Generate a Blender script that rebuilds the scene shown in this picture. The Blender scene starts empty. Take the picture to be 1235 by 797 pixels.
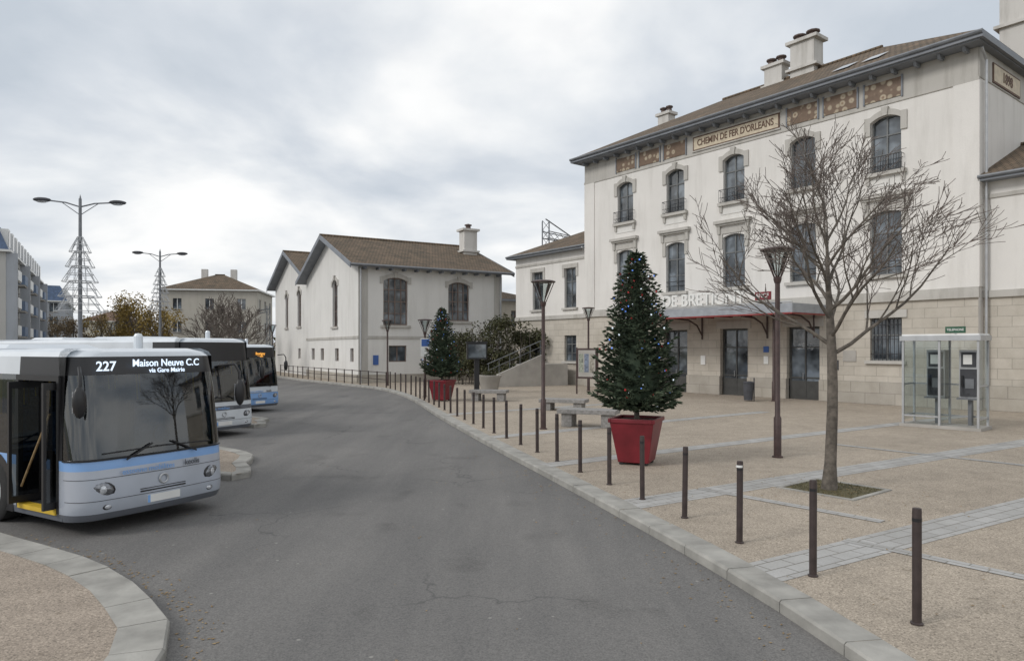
import bpy, math, random, bmesh
from mathutils import Matrix, Vector
from math import radians, sin, cos, pi
random.seed(7)
scene = bpy.context.scene
RZ = -0.12   # road level (the plaza paving is level 0)

# ------------------------------------------------------------------ materials
MATS = {}
def new_mat(name):
    m = bpy.data.materials.new(name); m.use_nodes = True
    nt = m.node_tree; nt.nodes.clear()
    out = nt.nodes.new('ShaderNodeOutputMaterial')
    b = nt.nodes.new('ShaderNodeBsdfPrincipled')
    nt.links.new(b.outputs[0], out.inputs[0])
    MATS[name] = m
    return m, nt, b
def N(nt, t, **kw):
    n = nt.nodes.new(t)
    for k, v in kw.items(): setattr(n, k, v)
    return n
def noise(nt, vec, scale, detail=4, rough=0.55):
    n = N(nt, 'ShaderNodeTexNoise'); n.inputs['Scale'].default_value = scale
    n.inputs['Detail'].default_value = detail; n.inputs['Roughness'].default_value = rough
    nt.links.new(vec, n.inputs['Vector']); return n.outputs['Fac']
def ramp(nt, fac, stops):
    r = N(nt, 'ShaderNodeValToRGB'); cr = r.color_ramp
    while len(cr.elements) > 1: cr.elements.remove(cr.elements[-1])
    cr.elements[0].position = stops[0][0]; cr.elements[0].color = (*stops[0][1], 1)
    for p, c in stops[1:]:
        e = cr.elements.new(p); e.color = (*c, 1)
    nt.links.new(fac, r.inputs[0]); return r.outputs[0]
def mixc(nt, fac, a, b, mode='MIX'):
    m = N(nt, 'ShaderNodeMix', data_type='RGBA', blend_type=mode)
    for s, v in ((m.inputs[0], fac), (m.inputs[6], a), (m.inputs[7], b)):
        if isinstance(v, (int, float)): s.default_value = v
        elif isinstance(v, tuple): s.default_value = (*v, 1) if len(v) == 3 else v
        else: nt.links.new(v, s)
    return m.outputs[2]
def bump(nt, b, h, strength=0.3, dist=0.02):
    n = N(nt, 'ShaderNodeBump'); n.inputs['Strength'].default_value = strength
    n.inputs['Distance'].default_value = dist
    nt.links.new(h, n.inputs['Height']); nt.links.new(n.outputs[0], b.inputs['Normal'])
def objc(nt): return N(nt, 'ShaderNodeTexCoord').outputs['Object']
def mapped(nt, vec, scale=(1, 1, 1), rot=(0, 0, 0)):
    m = N(nt, 'ShaderNodeMapping'); m.inputs['Scale'].default_value = scale
    m.inputs['Rotation'].default_value = rot
    nt.links.new(vec, m.inputs['Vector']); return m.outputs[0]
def g(c, k): return tuple(max(0, x*k) for x in c)

def simple(name, col, rough=0.6, var=0.15, scale=3.0, metal=0.0, bmp=0.0, coat=0.0, spec=0.5):
    m, nt, b = new_mat(name); v = objc(nt)
    f = noise(nt, v, scale, 3)
    c = ramp(nt, f, [(0.3, g(col, 1-var)), (0.7, g(col, 1+var))])
    nt.links.new(c, b.inputs['Base Color'])
    b.inputs['Roughness'].default_value = rough; b.inputs['Metallic'].default_value = metal
    b.inputs['Coat Weight'].default_value = coat; b.inputs['Specular IOR Level'].default_value = spec
    if bmp: bump(nt, b, noise(nt, v, scale*12, 3), bmp, 0.01)
    return m

def plaster(name, col, stain=0.25):
    m, nt, b = new_mat(name); v = objc(nt)
    big = noise(nt, v, 0.35, 4, 0.6)
    streak = noise(nt, mapped(nt, v, (1.6, 1.6, 0.22)), 1.0, 5, 0.65)
    fine = noise(nt, v, 28, 2)
    c = ramp(nt, big, [(0.3, g(col, 0.94)), (0.7, g(col, 1.04))])
    s = ramp(nt, streak, [(0.48, (1, 1, 1)), (0.80, (1-stain, 1-stain*1.03, 1-stain*1.1))])
    c = mixc(nt, 1.0, c, s, 'MULTIPLY')
    f = ramp(nt, fine, [(0.3, (0.95, 0.95, 0.95)), (0.7, (1, 1, 1))])
    c = mixc(nt, 1.0, c, f, 'MULTIPLY')
    nt.links.new(c, b.inputs['Base Color']); b.inputs['Roughness'].default_value = 0.9
    b.inputs['Specular IOR Level'].default_value = 0.2
    bump(nt, b, fine, 0.2, 0.01); return m
def blocks(name, c1, c2, mortar, bw=0.9, bh=0.36, ms=0.012, flat=False, rough=0.85):
    m, nt, b = new_mat(name); v = objc(nt)
    sx = N(nt, 'ShaderNodeSeparateXYZ'); nt.links.new(v, sx.inputs[0])
    cb = N(nt, 'ShaderNodeCombineXYZ')
    add = N(nt, 'ShaderNodeMath', operation='ADD'); nt.links.new(sx.outputs[0], add.inputs[0])
    if flat:
        add.inputs[1].default_value = 0; nt.links.new(sx.outputs[1], cb.inputs[1])
    else:
        nt.links.new(sx.outputs[1], add.inputs[1]); nt.links.new(sx.outputs[2], cb.inputs[1])
    nt.links.new(add.outputs[0], cb.inputs[0])
    br = N(nt, 'ShaderNodeTexBrick'); br.inputs['Scale'].default_value = 1
    br.inputs['Brick Width'].default_value = bw; br.inputs['Row Height'].default_value = bh
    br.inputs['Mortar Size'].default_value = ms; br.inputs['Color1'].default_value = (*c1, 1)
    br.inputs['Color2'].default_value = (*c2, 1); br.inputs['Mortar'].default_value = (*mortar, 1)
    nt.links.new(cb.outputs[0], br.inputs['Vector'])
    f = ramp(nt, noise(nt, v, 0.8, 5, 0.65), [(0.3, (0.80, 0.79, 0.77)), (0.68, (1.05, 1.05, 1.05))])
    c = mixc(nt, 1.0, br.outputs['Color'], f, 'MULTIPLY')
    f2 = noise(nt, v, 40, 2)
    c = mixc(nt, 1.0, c, ramp(nt, f2, [(0.3, (0.90, 0.90, 0.90)), (0.7, (1.04, 1.04, 1.04))]), 'MULTIPLY')
    nt.links.new(c, b.inputs['Base Color']); b.inputs['Roughness'].default_value = rough
    b.inputs['Specular IOR Level'].default_value = 0.25
    inv = N(nt, 'ShaderNodeMath', operation='SUBTRACT'); inv.inputs[0].default_value = 1
    nt.links.new(br.outputs['Fac'], inv.inputs[1])
    bump(nt, b, inv.outputs[0], 0.35, 0.012); return m

def asphalt(name):
    m, nt, b = new_mat(name); v = objc(nt)
    big = noise(nt, v, 0.16, 5, 0.6)
    lon = noise(nt, mapped(nt, v, (1.3, 0.13, 1), (0, 0, radians(-16))), 0.9, 4, 0.6)
    sp = noise(nt, v, 55, 3, 0.7)
    c = ramp(nt, big, [(0.3, (0.150, 0.147, 0.144)), (0.7, (0.188, 0.183, 0.177))])
    c = mixc(nt, 1.0, c, ramp(nt, lon, [(0.35, (0.84, 0.84, 0.845)), (0.65, (1.06, 1.05, 1.04))]), 'MULTIPLY')
    c = mixc(nt, 1.0, c, ramp(nt, sp, [(0.3, (0.66, 0.66, 0.66)), (0.70, (1.32, 1.31, 1.29))]), 'MULTIPLY')
    # pale spots (chewing gum, gravel) and darker oil marks
    vo = N(nt, 'ShaderNodeTexVoronoi'); vo.inputs['Scale'].default_value = 2.6; nt.links.new(v, vo.inputs['Vector'])
    dots = ramp(nt, vo.outputs['Distance'], [(0.0, (1, 1, 1)), (0.045, (0.7, 0.7, 0.7)), (0.060, (0, 0, 0))])
    c = mixc(nt, dots, c, (0.30, 0.29, 0.27))
    # cracks
    vd = noise(nt, v, 1.5, 3)
    wv = N(nt, 'ShaderNodeVectorMath', operation='ADD'); nt.links.new(v, wv.inputs[0])
    cmb = N(nt, 'ShaderNodeCombineXYZ'); nt.links.new(vd, cmb.inputs[0]); nt.links.new(vd, cmb.inputs[1]); nt.links.new(cmb.outputs[0], wv.inputs[1])
    cr = N(nt, 'ShaderNodeTexVoronoi', feature='DISTANCE_TO_EDGE'); cr.inputs['Scale'].default_value = 0.22
    nt.links.new(wv.outputs[0], cr.inputs['Vector'])
    line = ramp(nt, cr.outputs['Distance'], [(0.0, (1, 1, 1)), (0.005, (0, 0, 0))])
    mask = ramp(nt, noise(nt, v, 0.25, 2), [(0.48, (0, 0, 0)), (0.54, (0.55, 0.55, 0.55))])
    c = mixc(nt, mixc(nt, 1.0, line, mask, 'MULTIPLY'), c, (0.06, 0.06, 0.06))
    st = ramp(nt, noise(nt, v, 0.8, 3, 0.5), [(0.60, (1, 1, 1)), (0.72, (0.80, 0.80, 0.80))])
    c = mixc(nt, 1.0, c, st, 'MULTIPLY')
    nt.links.new(c, b.inputs['Base Color']); b.inputs['Roughness'].default_value = 0.85
    b.inputs['Specular IOR Level'].default_value = 0.3
    bump(nt, b, sp, 0.5, 0.01); return m
def aggregate(name, col):
    m, nt, b = new_mat(name); v = objc(nt)
    vo = N(nt, 'ShaderNodeTexVoronoi'); vo.inputs['Scale'].default_value = 75; nt.links.new(v, vo.inputs['Vector'])
    sp = N(nt, 'ShaderNodeSeparateColor'); nt.links.new(vo.outputs['Color'], sp.inputs[0])
    c = ramp(nt, sp.outputs[0], [(0.0, g(col, 0.55)), (0.2, g(col, 0.86)), (0.5, col), (0.8, g(col, 1.12)), (1.0, g(col, 1.45))])
    big = ramp(nt, noise(nt, v, 0.3, 5, 0.6), [(0.3, (0.85, 0.845, 0.84)), (0.7, (1.05, 1.045, 1.04))])
    mid = ramp(nt, noise(nt, v, 2.2, 5, 0.65), [(0.35, (0.88, 0.88, 0.88)), (0.6, (1.02, 1.02, 1.02))])
    c = mixc(nt, 1.0, c, big, 'MULTIPLY'); c = mixc(nt, 1.0, c, mid, 'MULTIPLY')
    spots = ramp(nt, noise(nt, v, 5.5, 2, 0.5), [(0.66, (1, 1, 1)), (0.72, (0.76, 0.75, 0.73))])
    c = mixc(nt, 1.0, c, spots, 'MULTIPLY')
    nt.links.new(c, b.inputs['Base Color']); b.inputs['Roughness'].default_value = 0.9
    b.inputs['Specular IOR Level'].default_value = 0.2
    bump(nt, b, vo.outputs['Distance'], 0.2, 0.004); return m
def roof_tiles(name, c1, c2):
    m, nt, b = new_mat(name); v = objc(nt)
    br = N(nt, 'ShaderNodeTexBrick'); br.inputs['Scale'].default_value = 1
    br.inputs['Brick Width'].default_value = 0.26; br.inputs['Row Height'].default_value = 0.30
    br.inputs['Mortar Size'].default_value = 0.02
    br.inputs['Color1'].default_value = (*c1, 1); br.inputs['Color2'].default_value = (*c2, 1)
    br.inputs['Mortar'].default_value = (*g(c1, 0.35), 1); nt.links.new(v, br.inputs['Vector'])
    f = ramp(nt, noise(nt, v, 0.9, 5, 0.7), [(0.3, (0.55, 0.58, 0.52)), (0.7, (1.25, 1.18, 1.05))])
    c = mixc(nt, 1.0, br.outputs['Color'], f, 'MULTIPLY')
    nt.links.new(c, b.inputs['Base Color']); b.inputs['Roughness'].default_value = 0.9
    inv = N(nt, 'ShaderNodeMath', operation='SUBTRACT'); inv.inputs[0].default_value = 1
    nt.links.new(br.outputs['Fac'], inv.inputs[1]); bump(nt, b, inv.outputs[0], 0.8, 0.03); return m
def winglass(name, dark=(0.05, 0.058, 0.066)):
    m, nt, b = new_mat(name); v = objc(nt)
    c = ramp(nt, noise(nt, v, 1.1, 2), [(0.35, g(dark, 0.5)), (0.52, g(dark, 1.5)), (0.68, g(dark, 4.0))])
    nt.links.new(c, b.inputs['Base Color']); b.inputs['Roughness'].default_value = 0.05
    b.inputs['Specular IOR Level'].default_value = 1.0
    bump(nt, b, noise(nt, v, 1.5, 2), 0.12, 0.05); return m
def clearglass(name, tint=(0.6, 0.65, 0.66), gl=0.12):
    m = bpy.data.materials.new(name); m.use_nodes = True; MATS[name] = m
    nt = m.node_tree; nt.nodes.clear()
    out = N(nt, 'ShaderNodeOutputMaterial'); mx = N(nt, 'ShaderNodeMixShader')
    tr = N(nt, 'ShaderNodeBsdfTransparent'); tr.inputs[0].default_value = (*tint, 1)
    glo = N(nt, 'ShaderNodeBsdfGlossy'); glo.inputs['Roughness'].default_value = 0.03
    glo.inputs[0].default_value = (0.9, 0.93, 0.95, 1)
    lw = N(nt, 'ShaderNodeFresnel'); lw.inputs['IOR'].default_value = 1.5
    ad = N(nt, 'ShaderNodeMath', operation='ADD'); ad.inputs[1].default_value = gl-0.04; ad.use_clamp = True
    nt.links.new(lw.outputs[0], ad.inputs[0]); nt.links.new(ad.outputs[0], mx.inputs[0])
    nt.links.new(tr.outputs[0], mx.inputs[1]); nt.links.new(glo.outputs[0], mx.inputs[2])
    nt.links.new(mx.outputs[0], out.inputs[0]); return m
def emis(name, col, s):
    m, nt, b = new_mat(name); b.inputs['Base Color'].default_value = (*g(col, 0.3), 1)
    b.inputs['Emission Color'].default_value = (*col, 1); b.inputs['Emission Strength'].default_value = s
    b.inputs['Roughness'].default_value = 0.3; return m
def foliage(name, c1, c2, scale=6):
    m, nt, b = new_mat(name); v = objc(nt)
    c = ramp(nt, noise(nt, v, scale, 3, 0.7), [(0.3, c1), (0.7, c2)])
    nt.links.new(c, b.inputs['Base Color']); b.inputs['Roughness'].default_value = 0.75
    b.inputs['Specular IOR Level'].default_value = 0.25; return m
def frieze_mat(name):
    m, nt, b = new_mat(name); v = objc(nt)
    w = N(nt, 'ShaderNodeTexVoronoi', feature='F1'); w.inputs['Scale'].default_value = 2.9; w.inputs['Randomness'].default_value = 0.45
    nt.links.new(v, w.inputs['Vector'])
    br, cr_ = (0.17, 0.11, 0.07), (0.46, 0.39, 0.29)
    c = ramp(nt, w.outputs['Distance'], [(0.0, br), (0.08, br), (0.12, cr_), (0.20, cr_), (0.24, br), (0.28, (0.30, 0.21, 0.13)), (0.34, cr_), (0.44, (0.38, 0.31, 0.22)), (0.50, br)])
    c = mixc(nt, 1.0, c, ramp(nt, noise(nt, v, 6, 4, 0.7), [(0.3, (0.75, 0.74, 0.72)), (0.7, (1.1, 1.1, 1.1))]), 'MULTIPLY')
    nt.links.new(c, b.inputs['Base Color']); b.inputs['Roughness'].default_value = 0.5; return m

PLA = plaster('plaster_cream', (0.74, 0.715, 0.68), 0.16)
PLW = plaster('plaster_white', (0.73, 0.715, 0.685), 0.14)
TRIM = plaster('stone_trim', (0.50, 0.48, 0.445), 0.35)
STONE = blocks('stone_blocks', (0.565, 0.52, 0.455), (0.51, 0.47, 0.41), (0.38, 0.35, 0.305), 1.0, 0.42)
STONE2 = blocks('stone_plinth', (0.46, 0.425, 0.37), (0.41, 0.38, 0.335), (0.28, 0.26, 0.23), 1.3, 0.5)
EAVE = simple('eave_grey_paint', (0.20, 0.215, 0.24), 0.6, 0.15, 1.5)
TILE = roof_tiles('roof_tiles_brown', (0.125, 0.095, 0.070), (0.18, 0.13, 0.095))
TILER = roof_tiles('roof_tiles_red', (0.16, 0.10, 0.075), (0.21, 0.135, 0.10))
FRIEZE = frieze_mat('painted_frieze')
SIGNB = simple('frieze_sign_ground', (0.56, 0.48, 0.36), 0.6, 0.15, 4)
BROWNL = simple('brown_letter_paint', (0.12, 0.065, 0.04), 0.6)
WG = winglass('window_glass')
FRAME = simple('window_frame_greygreen', (0.15, 0.155, 0.155), 0.5, 0.2)
FRAMEB = simple('window_frame_brown', (0.17, 0.125, 0.105), 0.6, 0.2)
IRON = simple('wrought_iron', (0.028, 0.028, 0.032), 0.5, 0.3)
BOLL = simple('bollard_brown_paint', (0.045, 0.032, 0.030), 0.45, 0.3, 8)
POLEB = simple('pole_brown_paint', (0.060, 0.036, 0.033), 0.45, 0.3, 6)
DOORM = simple('door_dark_paint', (0.06, 0.06, 0.057), 0.45, 0.2)
REDP = simple('red_soffit_paint', (0.26, 0.045, 0.042), 0.5, 0.15)
CANO = simple('canopy_grey_metal', (0.30, 0.315, 0.34), 0.45, 0.15)
WHITEP = simple('white_paint', (0.74, 0.74, 0.72), 0.5, 0.06)
GREYL = simple('light_grey_metal', (0.45, 0.46, 0.47), 0.4, 0.1, 3, 0.4)
ZINC = simple('galvanised_steel', (0.18, 0.19, 0.205), 0.45, 0.15, 3, 0.4)
ASPH = asphalt('asphalt')
AGG = aggregate('paving_aggregate', (0.385, 0.333, 0.272))
AGGL = aggregate('pavement_aggregate', (0.345, 0.292, 0.240))
KERB = simple('kerb_stone', (0.31, 0.30, 0.275), 0.85, 0.26, 2.2, 0, 0.5)
BAND = blocks('pale_paver_band', (0.45, 0.445, 0.435), (0.38, 0.375, 0.365), (0.24, 0.23, 0.21), 0.42, 0.21, ms=0.010, flat=True)
GRANITE = simple('granite', (0.26, 0.25, 0.24), 0.8, 0.25, 14, 0, 0.3)
GRASSM = foliage('ground_grass', (0.06, 0.075, 0.03), (0.13, 0.13, 0.07), 0.4)
MOSS = foliage('moss_soil', (0.06, 0.055, 0.03), (0.15, 0.13, 0.07), 5)
BARK = simple('bark', (0.125, 0.108, 0.090), 0.9, 0.45, 9, 0, 0.8)
TWIG = simple('twig_bark', (0.13, 0.105, 0.092), 0.9, 0.25, 4)
FIR = foliage('fir_needles', (0.028, 0.046, 0.028), (0.065, 0.088, 0.055), 5)
FIRL = foliage('fir_needles_light', (0.070, 0.095, 0.060), (0.12, 0.15, 0.095), 7)
POTR = simple('planter_red', (0.17, 0.014, 0.022), 0.42, 0.28, 2.2)
SOIL = simple('soil', (0.05, 0.035, 0.025), 0.95, 0.3)
LBLUE = emis('blue_string_light', (0.15, 0.32, 0.95), 1.0)
LWHITE = emis('white_string_light', (0.8, 0.9, 1.0), 1.0)
BRED = simple('red_bauble', (0.45, 0.03, 0.03), 0.25)
TYRE = simple('tyre_rubber', (0.018, 0.018, 0.018), 0.85, 0.2, 8)
BLACK = simple('black_plastic', (0.018, 0.018, 0.02), 0.35, 0.1)
DARKG = simple('dark_interior', (0.06, 0.062, 0.07), 0.8, 0.2)
SEATM = simple('seat_fabric', (0.07, 0.12, 0.22), 0.8, 0.3, 20)
YEL = simple('yellow_paint', (0.62, 0.42, 0.04), 0.5)
BGL = clearglass('bus_glass', (0.30, 0.335, 0.35), 0.11)
BOOTHG = clearglass('booth_glass', (0.78, 0.83, 0.83), 0.07)
HEADL = simple('headlamp_glass', (0.55, 0.57, 0.60), 0.08, 0.35, 30, 0.3)
HEADD = simple('headlamp_reflector', (0.22, 0.23, 0.25), 0.12, 0.4, 40, 0.7)
LED = emis('led_white', (0.72, 0.84, 1.0), 1.2)
LEDO = emis('led_orange', (1.0, 0.45, 0.08), 1.2)
HEDGE = foliage('hedge_leaves', (0.035, 0.042, 0.020), (0.095, 0.09, 0.045), 2)
YLEAF = foliage('autumn_leaves', (0.14, 0.10, 0.03), (0.34, 0.24, 0.07), 1.5)
BLEAF = foliage('brown_leaves', (0.10, 0.075, 0.045), (0.20, 0.15, 0.09), 1.5)
OLEAF = foliage('dry_leaf', (0.18, 0.12, 0.06), (0.36, 0.26, 0.14), 9)
CONC = simple('concrete_pale', (0.38, 0.36, 0.33), 0.9, 0.15, 1.2, 0, 0.3)
BLUER = simple('blue_slate_roof', (0.07, 0.11, 0.19), 0.6, 0.25)
GREYW = plaster('plaster_grey', (0.50, 0.49, 0.465), 0.2)
GREYB = plaster('plaster_cool_grey', (0.40, 0.42, 0.45), 0.2)
TERR = plaster('plaster_beige', (0.50, 0.47, 0.41), 0.2)
CHIMM = plaster('chimney_render', (0.60, 0.58, 0.55), 0.4)
TERRAC = simple('chimney_pot', (0.10, 0.07, 0.06), 0.8)
NBLUE = simple('notice_blue', (0.05, 0.12, 0.35)); BBLUE = simple('balcony_blue', (0.14, 0.19, 0.28))
SGREEN = simple('sign_green', (0.02, 0.09, 0.05))

# ------------------------------------------------------------------ mesh builder
class MB:
    def __init__(s):
        s.v = []; s.f = []; s.mi = []; s.ms = []; s.T = Matrix.Identity(4)
    def mid(s, m):
        if m not in s.ms: s.ms.append(m)
        return s.ms.index(m)
    def poly(s, pts, m):
        i = len(s.v); s.v += [tuple(s.T @ Vector(p)) for p in pts]
        s.f.append(tuple(range(i, i+len(pts)))); s.mi.append(s.mid(m))
    def mesh(s, vs, fs, m):
        i = len(s.v); s.v += [tuple(s.T @ Vector(p)) for p in vs]; k = s.mid(m)
        for f in fs: s.f.append(tuple(i+j for j in f)); s.mi.append(k)
    def box(s, x0, x1, y0, y1, z0, z1, m):
        if x0 > x1: x0, x1 = x1, x0
        if y0 > y1: y0, y1 = y1, y0
        if z0 > z1: z0, z1 = z1, z0
        vs = [(x0, y0, z0), (x1, y0, z0), (x1, y1, z0), (x0, y1, z0), (x0, y0, z1), (x1, y0, z1), (x1, y1, z1), (x0, y1, z1)]
        s.mesh(vs, [(0, 3, 2, 1), (4, 5, 6, 7), (0, 1, 5, 4), (1, 2, 6, 5), (2, 3, 7, 6), (3, 0, 4, 7)], m)
    def taper(s, x, y, z0, z1, a0, b0, a1, b1, m):
        vs = [(x-a0, y-b0, z0), (x+a0, y-b0, z0), (x+a0, y+b0, z0), (x-a0, y+b0, z0), (x-a1, y-b1, z1), (x+a1, y-b1, z1), (x+a1, y+b1, z1), (x-a1, y+b1, z1)]
        s.mesh(vs, [(0, 3, 2, 1), (4, 5, 6, 7), (0, 1, 5, 4), (1, 2, 6, 5), (2, 3, 7, 6), (3, 0, 4, 7)], m)
    def tube(s, pts, rs, m, n=8, caps=True):
        pts = [Vector(p) for p in pts]
        if not isinstance(rs, (list, tuple)): rs = [rs]*len(pts)
        vs = []; fs = []
        up = None
        for i, p in enumerate(pts):
            d = (pts[min(i+1, len(pts)-1)]-pts[max(i-1, 0)])
            if d.length < 1e-9: d = Vector((0, 0, 1))
            d.normalize()
            if up is None:
                up = Vector((1, 0, 0)) if abs(d.x) < 0.8 else Vector((0, 1, 0))
            a = (up-d*up.dot(d)); a.normalize(); up = a; b = d.cross(a)
            for k in range(n):
                t = 2*pi*k/n; vs.append(p+(a*cos(t)+b*sin(t))*rs[i])
        for i in range(len(pts)-1):
            for k in range(n):
                k2 = (k+1) % n; fs.append((i*n+k, i*n+k2, (i+1)*n+k2, (i+1)*n+k))
        if caps:
            fs.append(tuple(range(n-1, -1, -1))); fs.append(tuple((len(pts)-1)*n+k for k in range(n)))
        s.mesh(vs, fs, m)
    def lathe(s, prof, m, c=(0, 0, 0), n=20):
        vs = []; fs = []
        for r, z in prof:
            for k in range(n):
                t = 2*pi*k/n; vs.append((c[0]+r*cos(t), c[1]+r*sin(t), c[2]+z))
        for i in range(len(prof)-1):
            for k in range(n):
                k2 = (k+1) % n; fs.append((i*n+k, i*n+k2, (i+1)*n+k2, (i+1)*n+k))
        s.mesh(vs, fs, m)
    def ball(s, c, r, m, sx=1, sy=1, sz=1, n=8):
        vs = []; fs = []
        h = n//2
        for i in range(h+1):
            ph = pi*i/h
            for k in range(n):
                t = 2*pi*k/n; vs.append((c[0]+r*sx*sin(ph)*cos(t), c[1]+r*sy*sin(ph)*sin(t), c[2]+r*sz*cos(ph)))
        for i in range(h):
            for k in range(n):
                k2 = (k+1) % n; fs.append((i*n+k, (i+1)*n+k, (i+1)*n+k2, i*n+k2))
        s.mesh(vs, fs, m)
    def finish(s, name, parent=None, smooth=None, loc=None, rotz=None):
        me = bpy.data.meshes.new(name); me.from_pydata(s.v, [], s.f)
        for m in s.ms: me.materials.append(m)
        me.polygons.foreach_set('material_index', s.mi)
        if smooth is not None:
            me.polygons.foreach_set('use_smooth', [True]*len(me.polygons))
            try: me.set_sharp_from_angle(angle=radians(smooth))
            except Exception: pass
        me.update()
        o = bpy.data.objects.new(name, me); scene.collection.objects.link(o)
        if parent: o.parent = parent
        if loc: o.location = loc
        if rotz is not None: o.rotation_euler = (0, 0, rotz)
        return o
def empty(name, loc=(0, 0, 0), rotz=0):
    e = bpy.data.objects.new(name, None); e.empty_display_size = 0.3
    e.location = loc; e.rotation_euler = (0, 0, rotz); scene.collection.objects.link(e); return e
def instance(o, name, loc, rotz=0, scale=1):
    c = bpy.data.objects.new(name, o.data); scene.collection.objects.link(c)
    c.location = loc; c.rotation_euler = (0, 0, rotz); c.scale = (scale,)*3; return c
def text(name, body, size, parent, loc, rot, m, ext=0.02, align='CENTER', sx=1):
    cu = bpy.data.curves.new(name, 'FONT'); cu.body = body; cu.size = size; cu.extrude = ext
    cu.align_x = align; cu.align_y = 'CENTER'; cu.materials.append(m); cu.offset = size*0.012
    o = bpy.data.objects.new(name, cu); scene.collection.objects.link(o)
    o.parent = parent; o.location = loc; o.rotation_euler = rot; o.scale = (sx, 1, 1); return o

# ------------------------------------------------------------------ wall + window helpers
def wall(mb, x0, x1, z0, z1, ops, m, y=0.0, depth=0.25):
    """wall in the xz plane facing -y with real openings (x0,x1,z0,z1) and reveals"""
    xs = sorted({x0, x1, *[min(max(o[0], x0), x1) for o in ops], *[min(max(o[1], x0), x1) for o in ops]})
    zs = sorted({z0, z1, *[min(max(o[2], z0), z1) for o in ops], *[min(max(o[3], z0), z1) for o in ops]})
    for i in range(len(xs)-1):
        for j in range(len(zs)-1):
            cx = (xs[i]+xs[i+1])/2; cz = (zs[j]+zs[j+1])/2
            if any(o[0] < cx < o[1] and o[2] < cz < o[3] for o in ops): continue
            mb.poly([(xs[i], y, zs[j]), (xs[i+1], y, zs[j]), (xs[i+1], y, zs[j+1]), (xs[i], y, zs[j+1])], m)
    for a, b, c, d in [o[:4] for o in ops]:
        if d <= z0 or c >= z1: continue
        c2 = max(c, z0); d2 = min(d, z1)
        mb.poly([(a, y, c2), (a, y, d2), (a, y+depth, d2), (a, y+depth, c2)], m)
        mb.poly([(b, y, d2), (b, y, c2), (b, y+depth, c2), (b, y+depth, d2)], m)
        if d <= z1: mb.poly([(a, y, d), (b, y, d), (b, y+depth, d), (a, y+depth, d)], m)
        if c >= z0: mb.poly([(b, y, c), (a, y, c), (a, y+depth, c), (b, y+depth, c)], m)
def spandrel(mb, a, b, d, rise, m, y=0.0, depth=0.2, n=10):
    """arched head set into the top of an opening"""
    xc = (a+b)/2; w = (b-a)/2
    R = (w*w+rise*rise)/(2*rise)
    pts = []
    for i in range(n+1):
        x = a+(b-a)*i/n
        z = d-rise+(math.sqrt(max(R*R-(x-xc)**2, 0))-(R-rise))
        pts.append((x, z))
    for i in range(n):
        p, q = pts[i], pts[i+1]
        mb.poly([(p[0], y, p[1]), (q[0], y, q[1]), (q[0], y, d), (p[0], y, d)], m)
        mb.poly([(p[0], y, p[1]), (p[0], y+depth, p[1]), (q[0], y+depth, q[1]), (q[0], y, q[1])], m)
def hood(mb, a, b, d, rise, m, y=0.0, proud=0.07, th=0.26, n=12, drop=0.5):
    xc = (a+b)/2; w = (b-a)/2; R = (w*w+rise*rise)/(2*rise)
    def arc(x): return d-rise+(math.sqrt(max(R*R-(x-xc)**2, 0))-(R-rise))
    yy = y-proud
    for i in range(n):
        x1 = a+(b-a)*i/n; x2 = a+(b-a)*(i+1)/n
        z1, z2 = arc(x1), arc(x2)
        mb.poly([(x1, yy, z1), (x2, yy, z2), (x2, yy, z2+th), (x1, yy, z1+th)], m)
        mb.poly([(x1, yy, z1+th), (x2, yy, z2+th), (x2, y+0.01, z2+th), (x1, y+0.01, z1+th)], m)
        mb.poly([(x2, yy, z2), (x1, yy, z1), (x1, y+0.01, z1), (x2, y+0.01, z2)], m)
    for (p, q) in ((a-0.26, a), (b, b+0.26)):
        mb.box(p, q, yy, y+0.01, d-rise-drop, d-rise+th, m)
    mb.taper(xc, y-0.06, d-0.02, d+th+0.1, 0.10, 0.075, 0.15, 0.085, m)
def window(mf, mg, a, b, c, d, y, frame, glass, nx=2, trans=(0.68,), fw=0.07, bars=()):
    mg.poly([(a, y, c), (b, y, c), (b, y, d), (a, y, d)], glass)
    f = y-0.05
    mf.box(a, a+fw, f, y-0.004, c, d, frame); mf.box(b-fw, b, f, y-0.004, c, d, frame)
    mf.box(a+fw, b-fw, f, y-0.004, c, c+fw, frame); mf.box(a+fw, b-fw, f, y-0.004, d-fw, d, frame)
    for i in range(1, nx):
        x = a+(b-a)*i/nx; mf.box(x-0.035, x+0.035, f-0.003, y-0.004, c+fw, d-fw, frame)
    for t in trans:
        z = c+(d-c)*t; mf.box(a+fw, b-fw, f+0.006, y-0.004, z-0.03, z+0.03, frame)
    for t in bars:
        z = c+(d-c)*t; mf.box(a+fw, b-fw, f+0.02, y-0.004, z-0.014, z+0.014, frame)
def railing(mb, a, b, y, z0, z1, m, n=10, r=0.012):
    mb.tube([(a, y, z1), (b, y, z1)], r*1.6, m, 5); mb.tube([(a, y, z0), (b, y, z0)], r*1.3, m, 5)
    zm = z0+(z1-z0)*0.35
    mb.tube([(a, y, zm), (b, y, zm)], r, m, 4)
    for i in range(n+1):
        x = a+(b-a)*i/n; mb.tube([(x, y, z0), (x, y, z1)], r, m, 4)
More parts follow.
